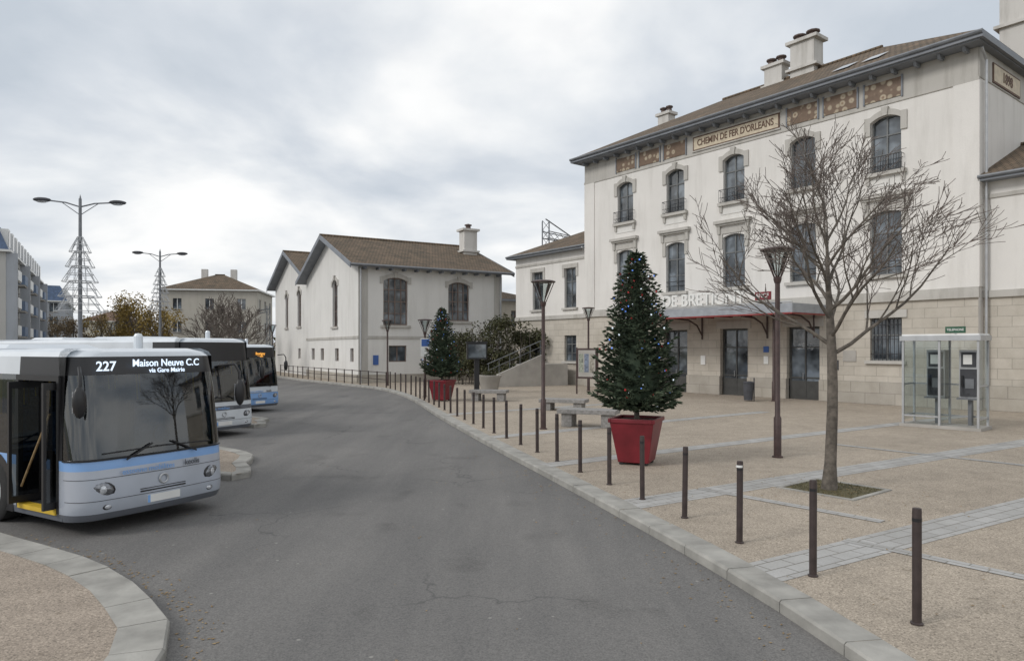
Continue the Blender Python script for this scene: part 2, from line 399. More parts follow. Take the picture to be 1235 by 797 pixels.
def hip_roof(mb, x0, x1, y0, y1, z, pitch, m, hl=True, hr=True):
    ym = (y0+y1)/2; h = (y1-y0)/2*pitch; hd = min((y1-y0)/2, (x1-x0)*0.45)
    rl = x0+(hd if hl else 0); rr = x1-(hd if hr else 0)
    mb.poly([(x0, y0, z), (x1, y0, z), (rr, ym, z+h), (rl, ym, z+h)], m)
    mb.poly([(x1, y1, z), (x0, y1, z), (rl, ym, z+h), (rr, ym, z+h)], m)
    mb.poly([(x0, y1, z), (x0, y0, z), (rl, ym, z+h)], m)
    mb.poly([(x1, y0, z), (x1, y1, z), (rr, ym, z+h)], m)
    mb.tube([(rl, ym, z+h+0.02), (rr, ym, z+h+0.02)], 0.11, m, 6)
def chimney(parent, x, y, z0, z1, w, d, pots=2, name='chimney'):
    mb = MB()
    mb.box(x-w*0.38, x+w*0.38, y-d*0.38, y+d*0.38, z0, z1-0.45, CHIMM)
    mb.box(x-w*0.5, x+w*0.5, y-d*0.5, y+d*0.5, z0+(z1-z0)*0.35, z0+(z1-z0)*0.35+0.14, CHIMM)
    mb.box(x-w*0.5, x+w*0.5, y-d*0.5, y+d*0.5, z1-0.46, z1-0.28, CHIMM)
    for i in range(pots):
        px = x+(i-(pots-1)/2)*w*0.42
        mb.lathe([(w*0.15, 0), (w*0.13, 0.3), (w*0.2, 0.32), (w*0.2, 0.4), (0.0, 0.5)], TERRAC, (px, y, z1-0.28), 10)
    return mb.finish(name, parent, 40)

# ================================================================== station building
ST = empty('station_building', (18.75, 28.0, 0), math.atan2(-0.792, 0.6105))
L = 22.8; DP = 12.0
ax = [-3.6, -7.5, -11.4, -15.3, -19.2]
w2 = [(x-0.65, x+0.65, 10.3, 12.8) for x in ax]
w1 = [(x-0.68, x+0.68, 5.75, 8.6) for x in ax]
doors = [(x-0.85, x+0.85, 0.0, 3.55) for x in (-7.5, -11.4, -15.3)]
gw = [(-3.6-0.68, -3.6+0.68, 1.95, 3.85), (-19.2-0.68, -19.2+0.68, 1.95, 3.85)]
mb = MB()
wall(mb, -L, 0, 4.6, 14.8, w2+w1, PLA)
wall(mb, -L, 0, 1.0, 4.6, doors+gw, STONE)
prev = -L
for (a, b, _, _) in sorted(doors):
    mb.box(prev, a, -0.08, 0.2, 0, 1.0, STONE2); prev = b
mb.box(prev, 0, -0.08, 0.2, 0, 1.0, STONE2)
for a, b, c, d in w2: spandrel(mb, a, b, d, 0.22, PLA)
for a, b, c, d in w1: spandrel(mb, a, b, d, 0.15, PLA)
mb.T = Matrix.Rotation(radians(90), 4, 'Z')
sideops = [(7.2, 8.4, 10.4, 12.7)]
wall(mb, 0, DP, 0, 14.8, sideops, PLA)
mb.T = Matrix.Translation((-L, DP, 0)) @ Matrix.Rotation(radians(-90), 4, 'Z')
wall(mb, 0, DP, 0, 14.8, [], PLA)
mb.T = Matrix.Translation((0, DP, 0)) @ Matrix.Rotation(radians(180), 4, 'Z')
wall(mb, 0, L, 0, 14.8, [], PLA)
mb.finish('walls', ST)
# trim
mb = MB()
mb.box(-L-0.06, 0.06, -0.13, -0.002, 4.55, 4.85, TRIM)
mb.box(-L-0.04, 0.04, -0.09, -0.002, 4.85, 4.98, TRIM)
mb.box(-L-0.04, 0.04, -0.05, -0.002, 13.28, 13.42, TRIM)
for x in (-0.45, -L+0.45):      # corner pilasters
    mb.box(x-0.45, x+0.45, -0.055, -0.001, 4.985, 13.275, PLA)
mb.box(0.0, 0.055, -0.05, 0.9, 4.985, 13.275, PLA)
for a, b, c, d in w2:
    hood(mb, a, b, d, 0.22, TRIM, drop=0.55)
    mb.box(a-0.25, b+0.25, -0.22, -0.002, c-0.16, c, TRIM)
    for x in (a-0.1, b+0.1): mb.taper(x, -0.075, c-0.5, c-0.16, 0.07, 0.04, 0.09, 0.072, TRIM)
    mb.box(a-0.15, b+0.15, -0.03, -0.001, c-0.62, c-0.16, PLW)
for a, b, c, d in w1:
    mb.box(a-0.24, a, -0.06, -0.001, d-0.75, d+0.05, TRIM); mb.box(b, b+0.24, -0.06, -0.001, d-0.75, d+0.05, TRIM)
    mb.box(a-0.24, b+0.24, -0.06, -0.001, d+0.05, d+0.34, TRIM)
    mb.box(a-0.42, b+0.42, -0.30, -0.001, d+0.58, d+0.74, TRIM)      # flat hood
    mb.box(a-0.34, b+0.34, -0.20, -0.001, d+0.48, d+0.58, TRIM)
    for x in (a-0.2, b+0.2): mb.taper(x, -0.08, d+0.05, d+0.48, 0.09, 0.04, 0.1, 0.078, TRIM)
    mb.box(a-0.22, b+0.22, -0.16, -0.001, c-0.16, c, TRIM)
for a, b, c, d in gw:
    mb.box(a-0.22, b+0.22, -0.06, -0.001, d, d+0.34, TRIM); mb.box(a-0.2, b+0.2, -0.14, -0.001, c-0.14, c, TRIM)
for a, b, c, d in doors:
    mb.box(a-0.2, b+0.2, -0.06, -0.001, d, d+0.4, TRIM)
mb.finish('stone_trim', ST)
# windows
mf, mg = MB(), MB()
for a, b, c, d in w2+w1: window(mf, mg, a, b, c, d, 0.22, FRAME, WG, 2, (0.66,), bars=(0.33,))
for a, b, c, d in gw:
    window(mf, mg, a, b, c, d, 0.22, FRAME, WG, 2, (0.6,))
    for i in range(1, 8):
        x = a+(b-a)*i/8; mf.tube([(x, 0.08, c), (x, 0.08, d)], 0.016, IRON, 5)
    for z in (c+0.3, (c+d)/2, d-0.3): mf.tube([(a, 0.08, z), (b, 0.08, z)], 0.016, IRON, 5)
mf.T = mg.T = Matrix.Rotation(radians(90), 4, 'Z')
for a, b, c, d in sideops: window(mf, mg, a, b, c, d, 0.22, FRAME, WG)
mf.finish('window_frames', ST); mg.finish('window_glass', ST)
mb = MB()
for a, b, c, d in doors:
    window(mb, mb, a, b, 0.0, d, 0.3, DOORM, WG, 2, (0.72, 0.30), fw=0.11, bars=(0.15,))
    mb.box(a+0.11, b-0.11, 0.26, 0.297, 0.02, 0.9, DOORM)
    mb.tube([(a+0.75, 0.2, 1.0), (a+0.75, 0.2, 1.3)], 0.015, GREYL, 6)
mb.finish('doors', ST)
mb = MB()
for a, b, c, d in w2:
    railing(mb, a-0.12, b+0.12, -0.24, c+0.03, c+0.68, IRON, 14)
    for x in (a-0.12, b+0.12):
        mb.tube([(x, -0.24, c+0.66), (x, 0, c+0.66)], 0.014, IRON, 4); mb.tube([(x, -0.24, c+0.05), (x, 0, c+0.05)], 0.014, IRON, 4)
    for i in range(6):      # scroll circles
        xx = a+0.02+(b-a-0.04)*(i+0.5)/6
        pts = [(xx+0.08*cos(t*pi/4), -0.245, c+0.16+0.08*sin(t*pi/4)) for t in range(9)]
        mb.tube(pts, 0.01, IRON, 4, False)
for a, b, c, d in w1:
    mb.tube([(a, 0.05, c+0.35), (b, 0.05, c+0.35)], 0.02, IRON, 5); mb.tube([(a, 0.05, c+0.6), (b, 0.05, c+0.6)], 0.02, IRON, 5)
mb.finish('balcony_railings', ST)
# frieze under the eaves
mb = MB()
mb.box(-L, 0, -0.035, -0.001, 13.425, 14.6, TRIM)
pan = [(-3.7, 0.78), (-5.62, 0.78), (-7.5, 0.78), (-15.3, 0.78), (-17.2, 0.78), (-19.1, 0.78)]
for x, w in pan:
    mb.box(x-w, x+w, -0.075, -0.036, 13.50, 14.32, FRIEZE)
    for q in (x-w-0.07, x+w): mb.box(q, q+0.07, -0.10, -0.036, 13.44, 14.40, EAVE)
mb.box(-14.0, -8.7, -0.08, -0.036, 13.52, 14.28, BROWNL)
mb.box(-13.93, -8.77, -0.088, -0.080, 13.58, 14.22, SIGNB)
mb.box(-14.05, -8.65, -0.11, -0.036, 13.44, 13.515, TRIM); mb.box(-14.05, -8.65, -0.11, -0.036, 14.285, 14.36, TRIM)
for i in range(25):     # eave consoles
    x = -0.35-i*(L-0.7)/24
    mb.taper(x, -0.28, 14.42, 14.60, 0.06, 0.17, 0.06, 0.27, EAVE)
mb.T = Matrix.Rotation(radians(90), 4, 'Z')
mb.box(0, DP, -0.035, -0.001, 13.425, 14.6, TRIM)
mb.box(1.4, 4.6, -0.08, -0.036, 13.50, 14.32, BROWNL); mb.box(1.47, 4.53, -0.09, -0.08, 13.57, 14.25, SIGNB)
mb.finish('frieze', ST)
text('frieze_lettering', "CHEMIN DE FER D'ORLEANS", 0.50, ST, (-11.35, -0.10, 13.9), (radians(90), 0, 0), BROWNL, 0.01, sx=0.74)
text('frieze_date', "1898", 0.6, ST, (0.10, 3.0, 13.9), (radians(90), 0, radians(90)), BROWNL, 0.01)
# roof
mb = MB()
ov = 0.9; os_ = 0.45
mb.box(-L-os_, os_, -ov, DP+ov, 14.66, 14.92, EAVE)
mb.tube([(-L-os_, -ov-0.03, 14.86), (os_, -ov-0.03, 14.86)], 0.085, ZINC, 8)
mb.box(-L-os_+0.15, os_-0.15, -ov+0.12, DP+ov-0.12, 14.605, 14.658, EAVE)
hip_roof(mb, -L-os_, os_, -ov, DP+ov, 14.93, 0.5, TILE)
for x in (-5.0, -6.4): mb.mesh([(x, 0.6, 15.75), (x+0.8, 0.6, 15.75), (x+0.8, 1.7, 16.3), (x, 1.7, 16.3)], [(0, 1, 2, 3)], WG)
mb.finish('roof', ST)
chimney(ST, -10.7, 6.0, 17.4, 20.5, 1.9, 1.3, 2); chimney(ST, -12.6, 6.0, 17.2, 19.7, 1.5, 1.0, 2)
chimney(ST, -20.3, 5.2, 15.8, 18.7, 1.2, 0.9, 2)
chimney(ST, -0.35, 6.0, 14.9, 21.5, 1.7, 1.3, 2)
# canopy
mb = MB()
cx0, cx1 = -16.5, -6.3
mb.box(cx0, cx1, -3.0, -0.14, 4.34, 4.46, CANO)
mb.box(cx0-0.05, cx1+0.05, -3.06, -3.0, 4.12, 4.54, CANO)
mb.box(cx0-0.05, cx0, -3.0, -0.14, 4.12, 4.54, CANO); mb.box(cx1, cx1+0.05, -3.0, -0.14, 4.12, 4.54, CANO)
mb.box(cx0, cx1, -2.995, -0.14, 4.30, 4.337, REDP)
mb.box(cx0-0.03, cx1+0.03, -3.05, -3.0, 4.05, 4.117, REDP); mb.box(cx1-0.01, cx1+0.03, -2.995, -0.14, 4.05, 4.117, REDP)
for i in range(9):
    x = cx0+0.4+i*(cx1-cx0-0.8)/8; mb.box(x-0.04, x+0.04, -2.95, -0.14, 4.12, 4.298, REDP)
for x in (cx0+0.6, -13.4, -9.4, cx1-0.6):
    pts = [(x, -0.05, 3.2), (x, -0.5, 3.75), (x, -1.2, 4.02), (x, -2.3, 4.08)]
    mb.tube(pts, 0.045, POLEB, 6)
    mb.tube([(x, -0.05, 3.0), (x, -0.05, 4.25)], 0.045, POLEB, 6)
mb.tube([(cx0, -2.98, 4.60), (cx1, -2.98, 4.60)], 0.03, GREYL, 6)
mb.finish('entrance_canopy', ST)
text('station_name_letters', "GARE DE BRETIGNY", 0.86, ST, (-12.35, -2.98, 4.93), (radians(90), 0, 0), WHITEP, 0.05, sx=0.95)
mb = MB()
mb.box(-8.15, -7.35, -3.03, -2.95, 4.74, 5.12, POTR)
mb.finish('railway_logo_plate', ST)
text('logo_lettering', "SNCF", 0.27, ST, (-7.75, -3.045, 4.93), (radians(90), 0, 0), WHITEP, 0.006)
# wings
def wing(xa, xb, ops, nm, hl, hr, ya=0.6):
    mb = MB()
    wall(mb, xa, xb, 4.6, 9.2, ops, PLA, y=ya)
    wall(mb, xa, xb, 1.0, 4.6, ops, STONE, y=ya)
    mb.box(xa-0.05, xb+0.05, ya-0.08, ya+0.2, 0, 1.0, STONE2)
    mb.box(xa-0.04, xb+0.04, ya-0.11, ya-0.002, 4.55, 4.83, TRIM)
    mb.box(xa-0.02, xb+0.02, ya-0.06, ya-0.002, 8.55, 8.70, TRIM)
    for (T, ln) in ((Matrix.Translation((xb, ya, 0)) @ Matrix.Rotation(radians(90), 4, 'Z'), 9), (Matrix.Translation((xa, ya+9, 0)) @ Matrix.Rotation(radians(-90), 4, 'Z'), 9)):
        mb.T = T; wall(mb, 0, ln, 0, 9.2, [], PLA)
    mb.T = Matrix.Identity(4)
    e0 = xa-(0.5 if hl else 0); e1 = xb+(0.5 if hr else 0)
    mb.box(e0, e1, ya-0.55, ya+9.5, 9.2, 9.42, EAVE)
    mb.tube([(e0, ya-0.58, 9.36), (e1, ya-0.58, 9.36)], 0.075, ZINC, 8)
    for o in ops:
        a, b, c, d = o
        if d > 4.7:
            mb.box(a-0.2, b+0.2, ya-0.07, ya-0.001, d, d+0.28, TRIM)
            mb.box(a-0.2, a, ya-0.05, ya-0.001, d-0.6, d, TRIM); mb.box(b, b+0.2, ya-0.05, ya-0.001, d-0.6, d, TRIM)
        mb.box(a-0.18, b+0.18, ya-0.14, ya-0.001, c-0.14, c, TRIM)
        window(mb, mb, a, b, c, d, ya+0.22, FRAME, WG, 2, (0.66,), bars=(0.33,))
    hip_roof(mb, e0, e1, ya-0.55, ya+9.5, 9.43, 0.42, TILE, hl, hr)
    mb.finish(nm, ST)
lw = [(x-0.6, x+0.6, 5.3, 8.05) for x in (-24.9, -28.4)]+[(x-0.6, x+0.6, 1.6, 3.4) for x in (-24.9, -28.4)]
wing(-31.0, -L, lw, 'side_wing', True, False)
wing(0.0, 13.0, [(5.0, 6.2, 5.3, 8.0), (9, 10.2, 5.3, 8.0), (5, 6.2, 1.6, 3.4)], 'side_wing', False, True, ya=0.5)
mb = MB()
for x, y, zt in ((0.18, 0.30, 14.6), (-L-0.12, 0.42, 9.3)):
    mb.tube([(x, y, 0.1), (x, y, zt-0.5), (x, -0.2, zt-0.1)], 0.055, GREYL, 8)
mb.box(-6.0, -5.72, -0.05, -0.0, 1.5, 1.95, DARKG); mb.box(-13.5, -13.2, -0.05, 0, 1.6, 2.1, WHITEP)
mb.box(-9.6, -9.35, -0.05, 0, 1.7, 2.1, WHITEP); mb.box(-9.62, -9.33, -0.04, 0.0, 2.3, 2.6, NBLUE)
mb.box(-5.5, -4.9, -0.04, 0.0, 1.9, 2.4, CONC)
mb.finish('downpipes_and_notices', ST)

# ================================================================== white annex building
AN = empty('railway_annex_building', (-11.04, 50.0, 0), math.atan2(0.502, 0.865))
AL = 11.8
mb = MB()
lo = [(2.83-0.95, 2.83+0.95, 4.2, 7.7), (8.0-0.9, 8.0+0.9, 4.6, 7.6), (2.3, 3.7, 1.5, 2.7), (7.5, 8.6, 1.5, 2.7)]
wall(mb, 0, AL, 0.6, 8.6, lo, PLW)
mb.box(-0.05, AL, -0.06, 0.2, -0.12, 0.6, STONE2)
GT = Matrix.Translation((0, 15, 0)) @ Matrix.Rotation(radians(-90), 4, 'Z')
go = [(15-6.6, 15-5.2, 4.2, 7.9), (15-1.9, 15-1.1, 1.5, 2.5), (15-5.9, 15-4.9, 1.5, 2.5), (15-10.2, 15-9.2, 1.5, 2.5), (15-13.2, 15-12.2, 1.5, 2.5)]
mb.T = GT
wall(mb, 0, 15, 0.6, 8.6, go, PLW)
mb.poly([(0, 0, 8.6), (15, 0, 8.6), (7.5, 0, 11.4)], PLW)
mb.box(0, 15.04, -0.05, 0.2, -0.12, 0.6, STONE2)
mb.box(0, 15.02, -0.05, -0.001, 3.2, 3.4, TRIM)
GT2 = Matrix.Translation((0.4, 30.5, 0)) @ Matrix.Rotation(radians(-90), 4, 'Z')
g2 = [(30.5-20.2, 30.5-18.8, 4.6, 8.1), (30.5-19.9, 30.5-19, 1.5, 2.5), (30.5-25.5, 30.5-24.3, 4.6, 8.1)]
mb.T = GT2
wall(mb, 0, 15.5, -0.12, 9.0, g2, PLW)
mb.poly([(0, 0, 9.0), (15.5, 0, 9.0), (7.75, 0, 12.0)], PLW)
mb.T = Matrix.Translation((AL, 0, 0)) @ Matrix.Rotation(radians(90), 4, 'Z')
wall(mb, 0, 15, 0, 8.6, [], PLW); mb.poly([(0, 0, 8.6), (15, 0, 8.6), (7.5, 0, 11.4)], PLW)
mb.T = Matrix.Identity(4)
mb.box(0, AL, -0.05, -0.001, 3.2, 3.4, TRIM)
for x in (0.35, AL-0.35): mb.box(x-0.35, x+0.35, -0.045, -0.002, 0.6, 8.2, TRIM)
for a, b, c, d in lo[:2]:
    hood(mb, a, b, d+0.0, 0.25, TRIM, th=0.3, drop=0.2); spandrel(mb, a, b, d, 0.25, PLW)
    mb.box(a-0.2, b+0.2, -0.14, -0.001, c-0.18, c, TRIM)
mb.T = GT
for a, b, c, d in go[:1]:
    hood(mb, a, b, d, 0.3, TRIM, th=0.25, drop=0.2); spandrel(mb, a, b, d, 0.3, PLW); mb.box(a-0.2, b+0.2, -0.12, -0.001, c-0.16, c, TRIM)
mb.T = GT2
for a, b, c, d in (g2[0], g2[2]):
    hood(mb, a, b, d, 0.3, TRIM, th=0.25, drop=0.2); spandrel(mb, a, b, d, 0.3, PLW); mb.box(a-0.2, b+0.2, -0.12, -0.001, c-0.16, c, TRIM)
mb.T = Matrix.Identity(4)
mb.finish('walls', AN)
mb = MB()
for a, b, c, d in lo[:2]: window(mb, mb, a, b, c, d, 0.22, FRAMEB, WG, 4, (0.25, 0.5, 0.75), fw=0.09)
for a, b, c, d in lo[2:]: window(mb, mb, a, b, c, d, 0.22, FRAMEB, WG, 2, ())
mb.T = GT
for a, b, c, d in go: window(mb, mb, a, b, c, d, 0.22, FRAMEB, WG, 3, (0.33, 0.66))
mb.T = GT2
for a, b, c, d in g2: window(mb, mb, a, b, c, d, 0.22, FRAMEB, WG, 3, (0.33, 0.66))
mb.finish('windows', AN)
mb = MB()
def gable_roof(mb, x0, x1, y0, y1, ze, zr, ov, m):
    ym = (y0+y1)/2; sl = (zr-ze)/(ym-y0); za = ze-ov*sl; t = 0.2
    for (ya, s) in ((y0-ov, 1), (y1+ov, -1)):
        A = [(x0, ya, za+t), (x1, ya, za+t), (x1, ym, zr+t), (x0, ym, zr+t)]
        B = [(p[0], p[1], p[2]-t) for p in A]
        mb.poly(A, m); mb.poly(B, EAVE)
        mb.poly([A[0], A[1], B[1], B[0]], EAVE); mb.poly([A[1], A[2], B[2], B[1]], EAVE); mb.poly([A[3], A[0], B[0], B[3]], EAVE)
    for x in (x0-0.03, x1-0.03):
        for s in (-1, 1):
            p = (ym+s*(ym-y0+ov), za)
            mb.mesh([(x, p[0], p[1]-0.12), (x+0.06, p[0], p[1]-0.12), (x+0.06, p[0], p[1]+t+0.04), (x, p[0], p[1]+t+0.04),
                     (x, ym, zr-0.12), (x+0.06, ym, zr-0.12), (x+0.06, ym, zr+t+0.04), (x, ym, zr+t+0.04)],
                    [(0, 1, 2, 3), (0, 4, 5, 1), (1, 5, 6, 2), (2, 6, 7, 3), (3, 7, 4, 0), (4, 7, 6, 5)], EAVE)
    mb.tube([(x0, ym, zr+t+0.02), (x1, ym, zr+t+0.02)], 0.12, m, 6)
gable_roof(mb, -0.8, AL+0.7, 0, 15, 8.6, 11.4, 0.8, TILE)
mb.tube([(-0.8, -0.84, 8.42), (AL+0.7, -0.84, 8.42)], 0.09, ZINC, 8)
gable_roof(mb, -0.4, 12, 15.6, 30.5, 9.1, 12.0, 0.7, TILE)
for i in range(12): mb.box(0.3+i, 0.42+i, -0.7, 0, 8.18, 8.34, EAVE)
mb.finish('roof', AN)
chimney(AN, 11.3, 5.0, 9.5, 13.0, 1.6, 1.3, 1)
mb = MB()
mb.T = Matrix.Translation((AL, 4, 0))
wall(mb, 0, 6, 0, 6.6, [(1, 2, 4.4, 5.8), (3.2, 4.2, 4.4, 5.8)], TERR)
window(mb, mb, 1, 2, 4.4, 5.8, 0.2, FRAMEB, WG); window(mb, mb, 3.2, 4.2, 4.4, 5.8, 0.2, FRAMEB, WG)
mb.box(-0.0, 6.3, -0.4, 5.5, 6.6, 6.78, EAVE); hip_roof(mb, 0, 6.3, -0.4, 5.5, 6.79, 0.3, TILE, False, True)
mb.box(5.9, 6, 0.01, 5, 0, 6.59, TERR)
mb.T = Matrix.Identity(4)
mb.tube([(0.15, -0.12, 0), (0.15, -0.12, 8.3)], 0.06, GREYL, 6); mb.tube([(AL-0.15, -0.12, 0), (AL-0.15, -0.12, 8.3)], 0.06, GREYL, 6)
mb.box(1.1, 1.5, -0.06, -0.003, 1.3, 2.0, NBLUE)
mb.finish('rear_extension_and_pipes', AN)

# ================================================================== background buildings
def block(name, loc, rot, w, d, h, floors, cols, wm, rm, mans=False, colsd=3, dz0=1.0):
    e = empty(name, loc, rot); mb = MB(); fh = (h-dz0)/floors
    def ops(wd, n):
        r = []
        for f in range(floors):
            for i in range(n):
                x = wd*(i+0.5)/n; r.append((x-0.55, x+0.55, dz0+f*fh+0.6, dz0+f*fh+2.0))
        return r
    for T, wd, n in ((Matrix.Identity(4), w, cols), (Matrix.Translation((w, 0, 0)) @ Matrix.Rotation(radians(90), 4, 'Z'), d, colsd),
                     (Matrix.Translation((0, d, 0)) @ Matrix.Rotation(radians(-90), 4, 'Z'), d, colsd)):
        mb.T = T; o = ops(wd, n); wall(mb, 0, wd, -0.14, h, o, wm, depth=0.15)
        for a, b, c, d2 in o:
            mb.poly([(a, 0.14, c), (b, 0.14, c), (b, 0.14, d2), (a, 0.14, d2)], WG)
            mb.box((a+b)/2-0.04, (a+b)/2+0.04, 0.09, 0.135, c, d2, WHITEP)
            mb.box(a-0.1, b+0.1, -0.08, -0.001, c-0.1, c, CONC)
    mb.T = Matrix.Identity(4)
    mb.finish('walls', e); mb = MB()
    if mans:
        mb.box(-0.4, w+0.4, -0.4, d+0.4, h, h+0.18, WHITEP)
        vs = [(-0.2, -0.2, h+0.18), (w+0.2, -0.2, h+0.18), (w+0.2, d+0.2, h+0.18), (-0.2, d+0.2, h+0.18), (0.8, 0.8, h+2.6), (w-0.8, 0.8, h+2.6), (w-0.8, d-0.8, h+2.6), (0.8, d-0.8, h+2.6)]
        mb.mesh(vs, [(0, 1, 5, 4), (1, 2, 6, 5), (2, 3, 7, 6), (3, 0, 4, 7), (4, 5, 6, 7)], rm)
        for i in range(cols):
            x = w*(i+0.5)/cols; mb.box(x-0.6, x+0.6, -0.1, 1.2, h+0.4, h+2.1, WHITEP); mb.box(x-0.42, x+0.42, -0.13, -0.10, h+0.55, h+1.9, WG)
    else:
        mb.box(-0.4, w+0.4, -0.4, d+0.4, h, h+0.15, WHITEP); hip_roof(mb, -0.4, w+0.4, -0.4, d+0.4, h+0.16, 0.42, rm)
        for q in (0.3, 0.62): mb.box(w*q, w*q+0.8, d/2-0.3, d/2+0.3, h+1, h+0.42*min(d/2, w*.45)+1.1, CHIMM)
    mb.finish('roof', e)
    return e
ang = math.atan2(0.866, -0.5)   # street front receding on the left, facade facing the square
e = block('apartment_building', (-43.6, 60.0, 0), ang, 34, 14, 10.8, 4, 12, GREYW, BLUER, True, 4)
mb = MB()
for f in range(0, 4):
    for i in (0, 2, 4, 6, 8, 10):
        x = 34*(i+1.0)/12; z = 1+f*2.45+0.1
        mb.box(x-1.4, x+1.4, -0.7, -0.002, z-0.05, z+0.1, CONC); mb.box(x-1.4, x+1.4, -0.75, -0.7, z+0.1, z+1.0, BBLUE if i % 4 else WHITEP)
        for q in (x-1.4, x+1.35): mb.box(q, q+0.05, -0.7, -0.003, z+0.1, z+1.0, BBLUE)
for x in (0.3, 11.3, 22.6, 33.7): mb.box(x-0.25, x+0.25, -0.8, -0.001, 0, 10.75, GREYB)
mb.finish('balconies', e)
block('apartment_building', (-70.5, 110.0, 0), ang, 26, 16, 9.8, 4, 9, GREYB, BLUER, True, 5)
block('rendered_house', (-93.5, 150, 0), 0, 9, 10, 8.2, 3, 3, TERR, TILER, False, 3)
block('rendered_house', (-46.4, 92.0, 0), radians(9), 12.2, 11, 10.2, 3, 3, TERR, TILE, False, 3)

# ================================================================== ground, road, plaza
mb = MB(); mb.poly([(-900, -900, -0.135), (900, -900, -0.135), (900, 900, -0.135), (-900, 900, -0.135)], GRASSM); mb.finish('ground')
mb = MB(); mb.poly([(-75, -30, RZ), (30, -30, RZ), (30, 130, RZ), (-75, 130, RZ)], ASPH); mb.finish('road')
def catmull(P, n=8):
    out = []
    for i in range(len(P)-1):
        p0 = Vector(P[max(i-1, 0)]); p1 = Vector(P[i]); p2 = Vector(P[i+1]); p3 = Vector(P[min(i+2, len(P)-1)])
        for k in range(n):
            t = k/n
            out.append(0.5*((2*p1)+(p2-p0)*t+(2*p0-5*p1+4*p2-p3)*t*t+(3*p1-p0-3*p2+p3)*t**3))
    out.append(Vector(P[-1])); return out
def resample(pts, step):
    out = [pts[0]]; acc = 0
    for i in range(1, len(pts)):
        a, b = pts[i-1], pts[i]; d = (b-a).length
        while acc+d >= step:
            t = (step-acc)/d; a = a+(b-a)*t; out.append(a.copy()); d = (b-a).length; acc = 0
        acc += d
    return out
def kerb(pts, side, w, name, step=1.0):
    """individual kerb stones along a polyline; side=+1: paving lies to the right of travel"""
    P = resample(pts, step); mb = MB(); n = []
    for i in range(len(P)):
        d = (P[min(i+1, len(P)-1)]-P[max(i-1, 0)]).normalized(); n.append(Vector((d.y, -d.x))*side)
    for i in range(len(P)-1):
        a, b = P[i], P[i+1]; d = (b-a).normalized()*0.006; na, nb = n[i], n[i+1]
        dz = random.uniform(-0.004, 0.004)
        q = [a+d, b-d, b-d+nb*w, a+d+na*w]; ins = [q[0]+na*0.02, q[1]+nb*0.02, q[2], q[3]]
        vs = [(q[0].x, q[0].y, RZ-0.02), (q[1].x, q[1].y, RZ-0.02), (q[0].x, q[0].y, -0.02), (q[1].x, q[1].y, -0.02),
              (ins[0].x, ins[0].y, 0.004+dz), (ins[1].x, ins[1].y, 0.004+dz), (ins[2].x, ins[2].y, 0.004+dz), (ins[3].x, ins[3].y, 0.004+dz),
              (q[2].x, q[2].y, RZ), (q[3].x, q[3].y, RZ)]
        mb.mesh(vs, [(0, 1, 3, 2), (2, 3, 5, 4), (4, 5, 6, 7), (7, 6, 8, 9), (0, 2, 4, 7, 9), (1, 8, 6, 5, 3)], KERB)
    mb.finish(name); return P
K = catmull([(4.2, -9), (3.55, 0), (2.88, 5.6), (2.33, 8.33), (1.6, 11.0), (0.68, 14.2), (-0.42, 17.9), (-2.5, 25.3), (-5.5, 36.5), (-8.4, 44), (-12.5, 50), (-17, 56), (-22, 64), (-30, 78)])
kerb(K, 1, 0.36, 'kerb')
def sheet(name, pts, z, m):
    bm = bmesh.new(); vs = [bm.verts.new((p[0], p[1], z)) for p in pts]; bm.faces.new(vs)
    bmesh.ops.triangulate(bm, faces=bm.faces[:]); bm.normal_update()
    for f in bm.faces:
        if f.normal.z < 0: f.normal_flip()
    me = bpy.data.meshes.new(name); bm.to_mesh(me); bm.free(); me.materials.append(m)
    o = bpy.data.objects.new(name, me); scene.collection.objects.link(o); return o
inner = []
for i, p in enumerate(K):
    d = (K[min(i+1, len(K)-1)]-K[max(i-1, 0)]).normalized(); inner.append(p+Vector((d.y, -d.x))*0.1)
sheet('plaza', [tuple(p) for p in inner]+[(60, 90), (70, -9)], -0.003, AGG)
def band(x0, y0, x1, y1, w, z=0.0015):
    L_ = math.hypot(x1-x0, y1-y0); a = math.atan2(y1-y0, x1-x0)
    mb = MB(); mb.poly([(0, -w/2, 0), (L_, -w/2, 0), (L_, w/2, 0), (0, w/2, 0)], BAND)
    mb.finish('paving_band', None, None, (x0, y0, z), a)
band(2.75, 7.75, 13.5, 14.3, 0.62); band(1.85, 11.15, 19.5, 22.2, 0.62); band(0.7, 14.9, 16.5, 25.6, 0.5, 0.0015)
band(6.6, 6.4, 4.35, 9.1, 0.2, 0.0055); band(5.35, 10.05, 3.35, 12.45, 0.2, 0.0055)
band(-0.6, 19.6, 10.0, 27.5, 0.5); band(11.5, 14.2, 8.3, 18.3, 0.2, 0.0055)
band(-2.6, 26.2, 6.5, 33.0, 0.5)
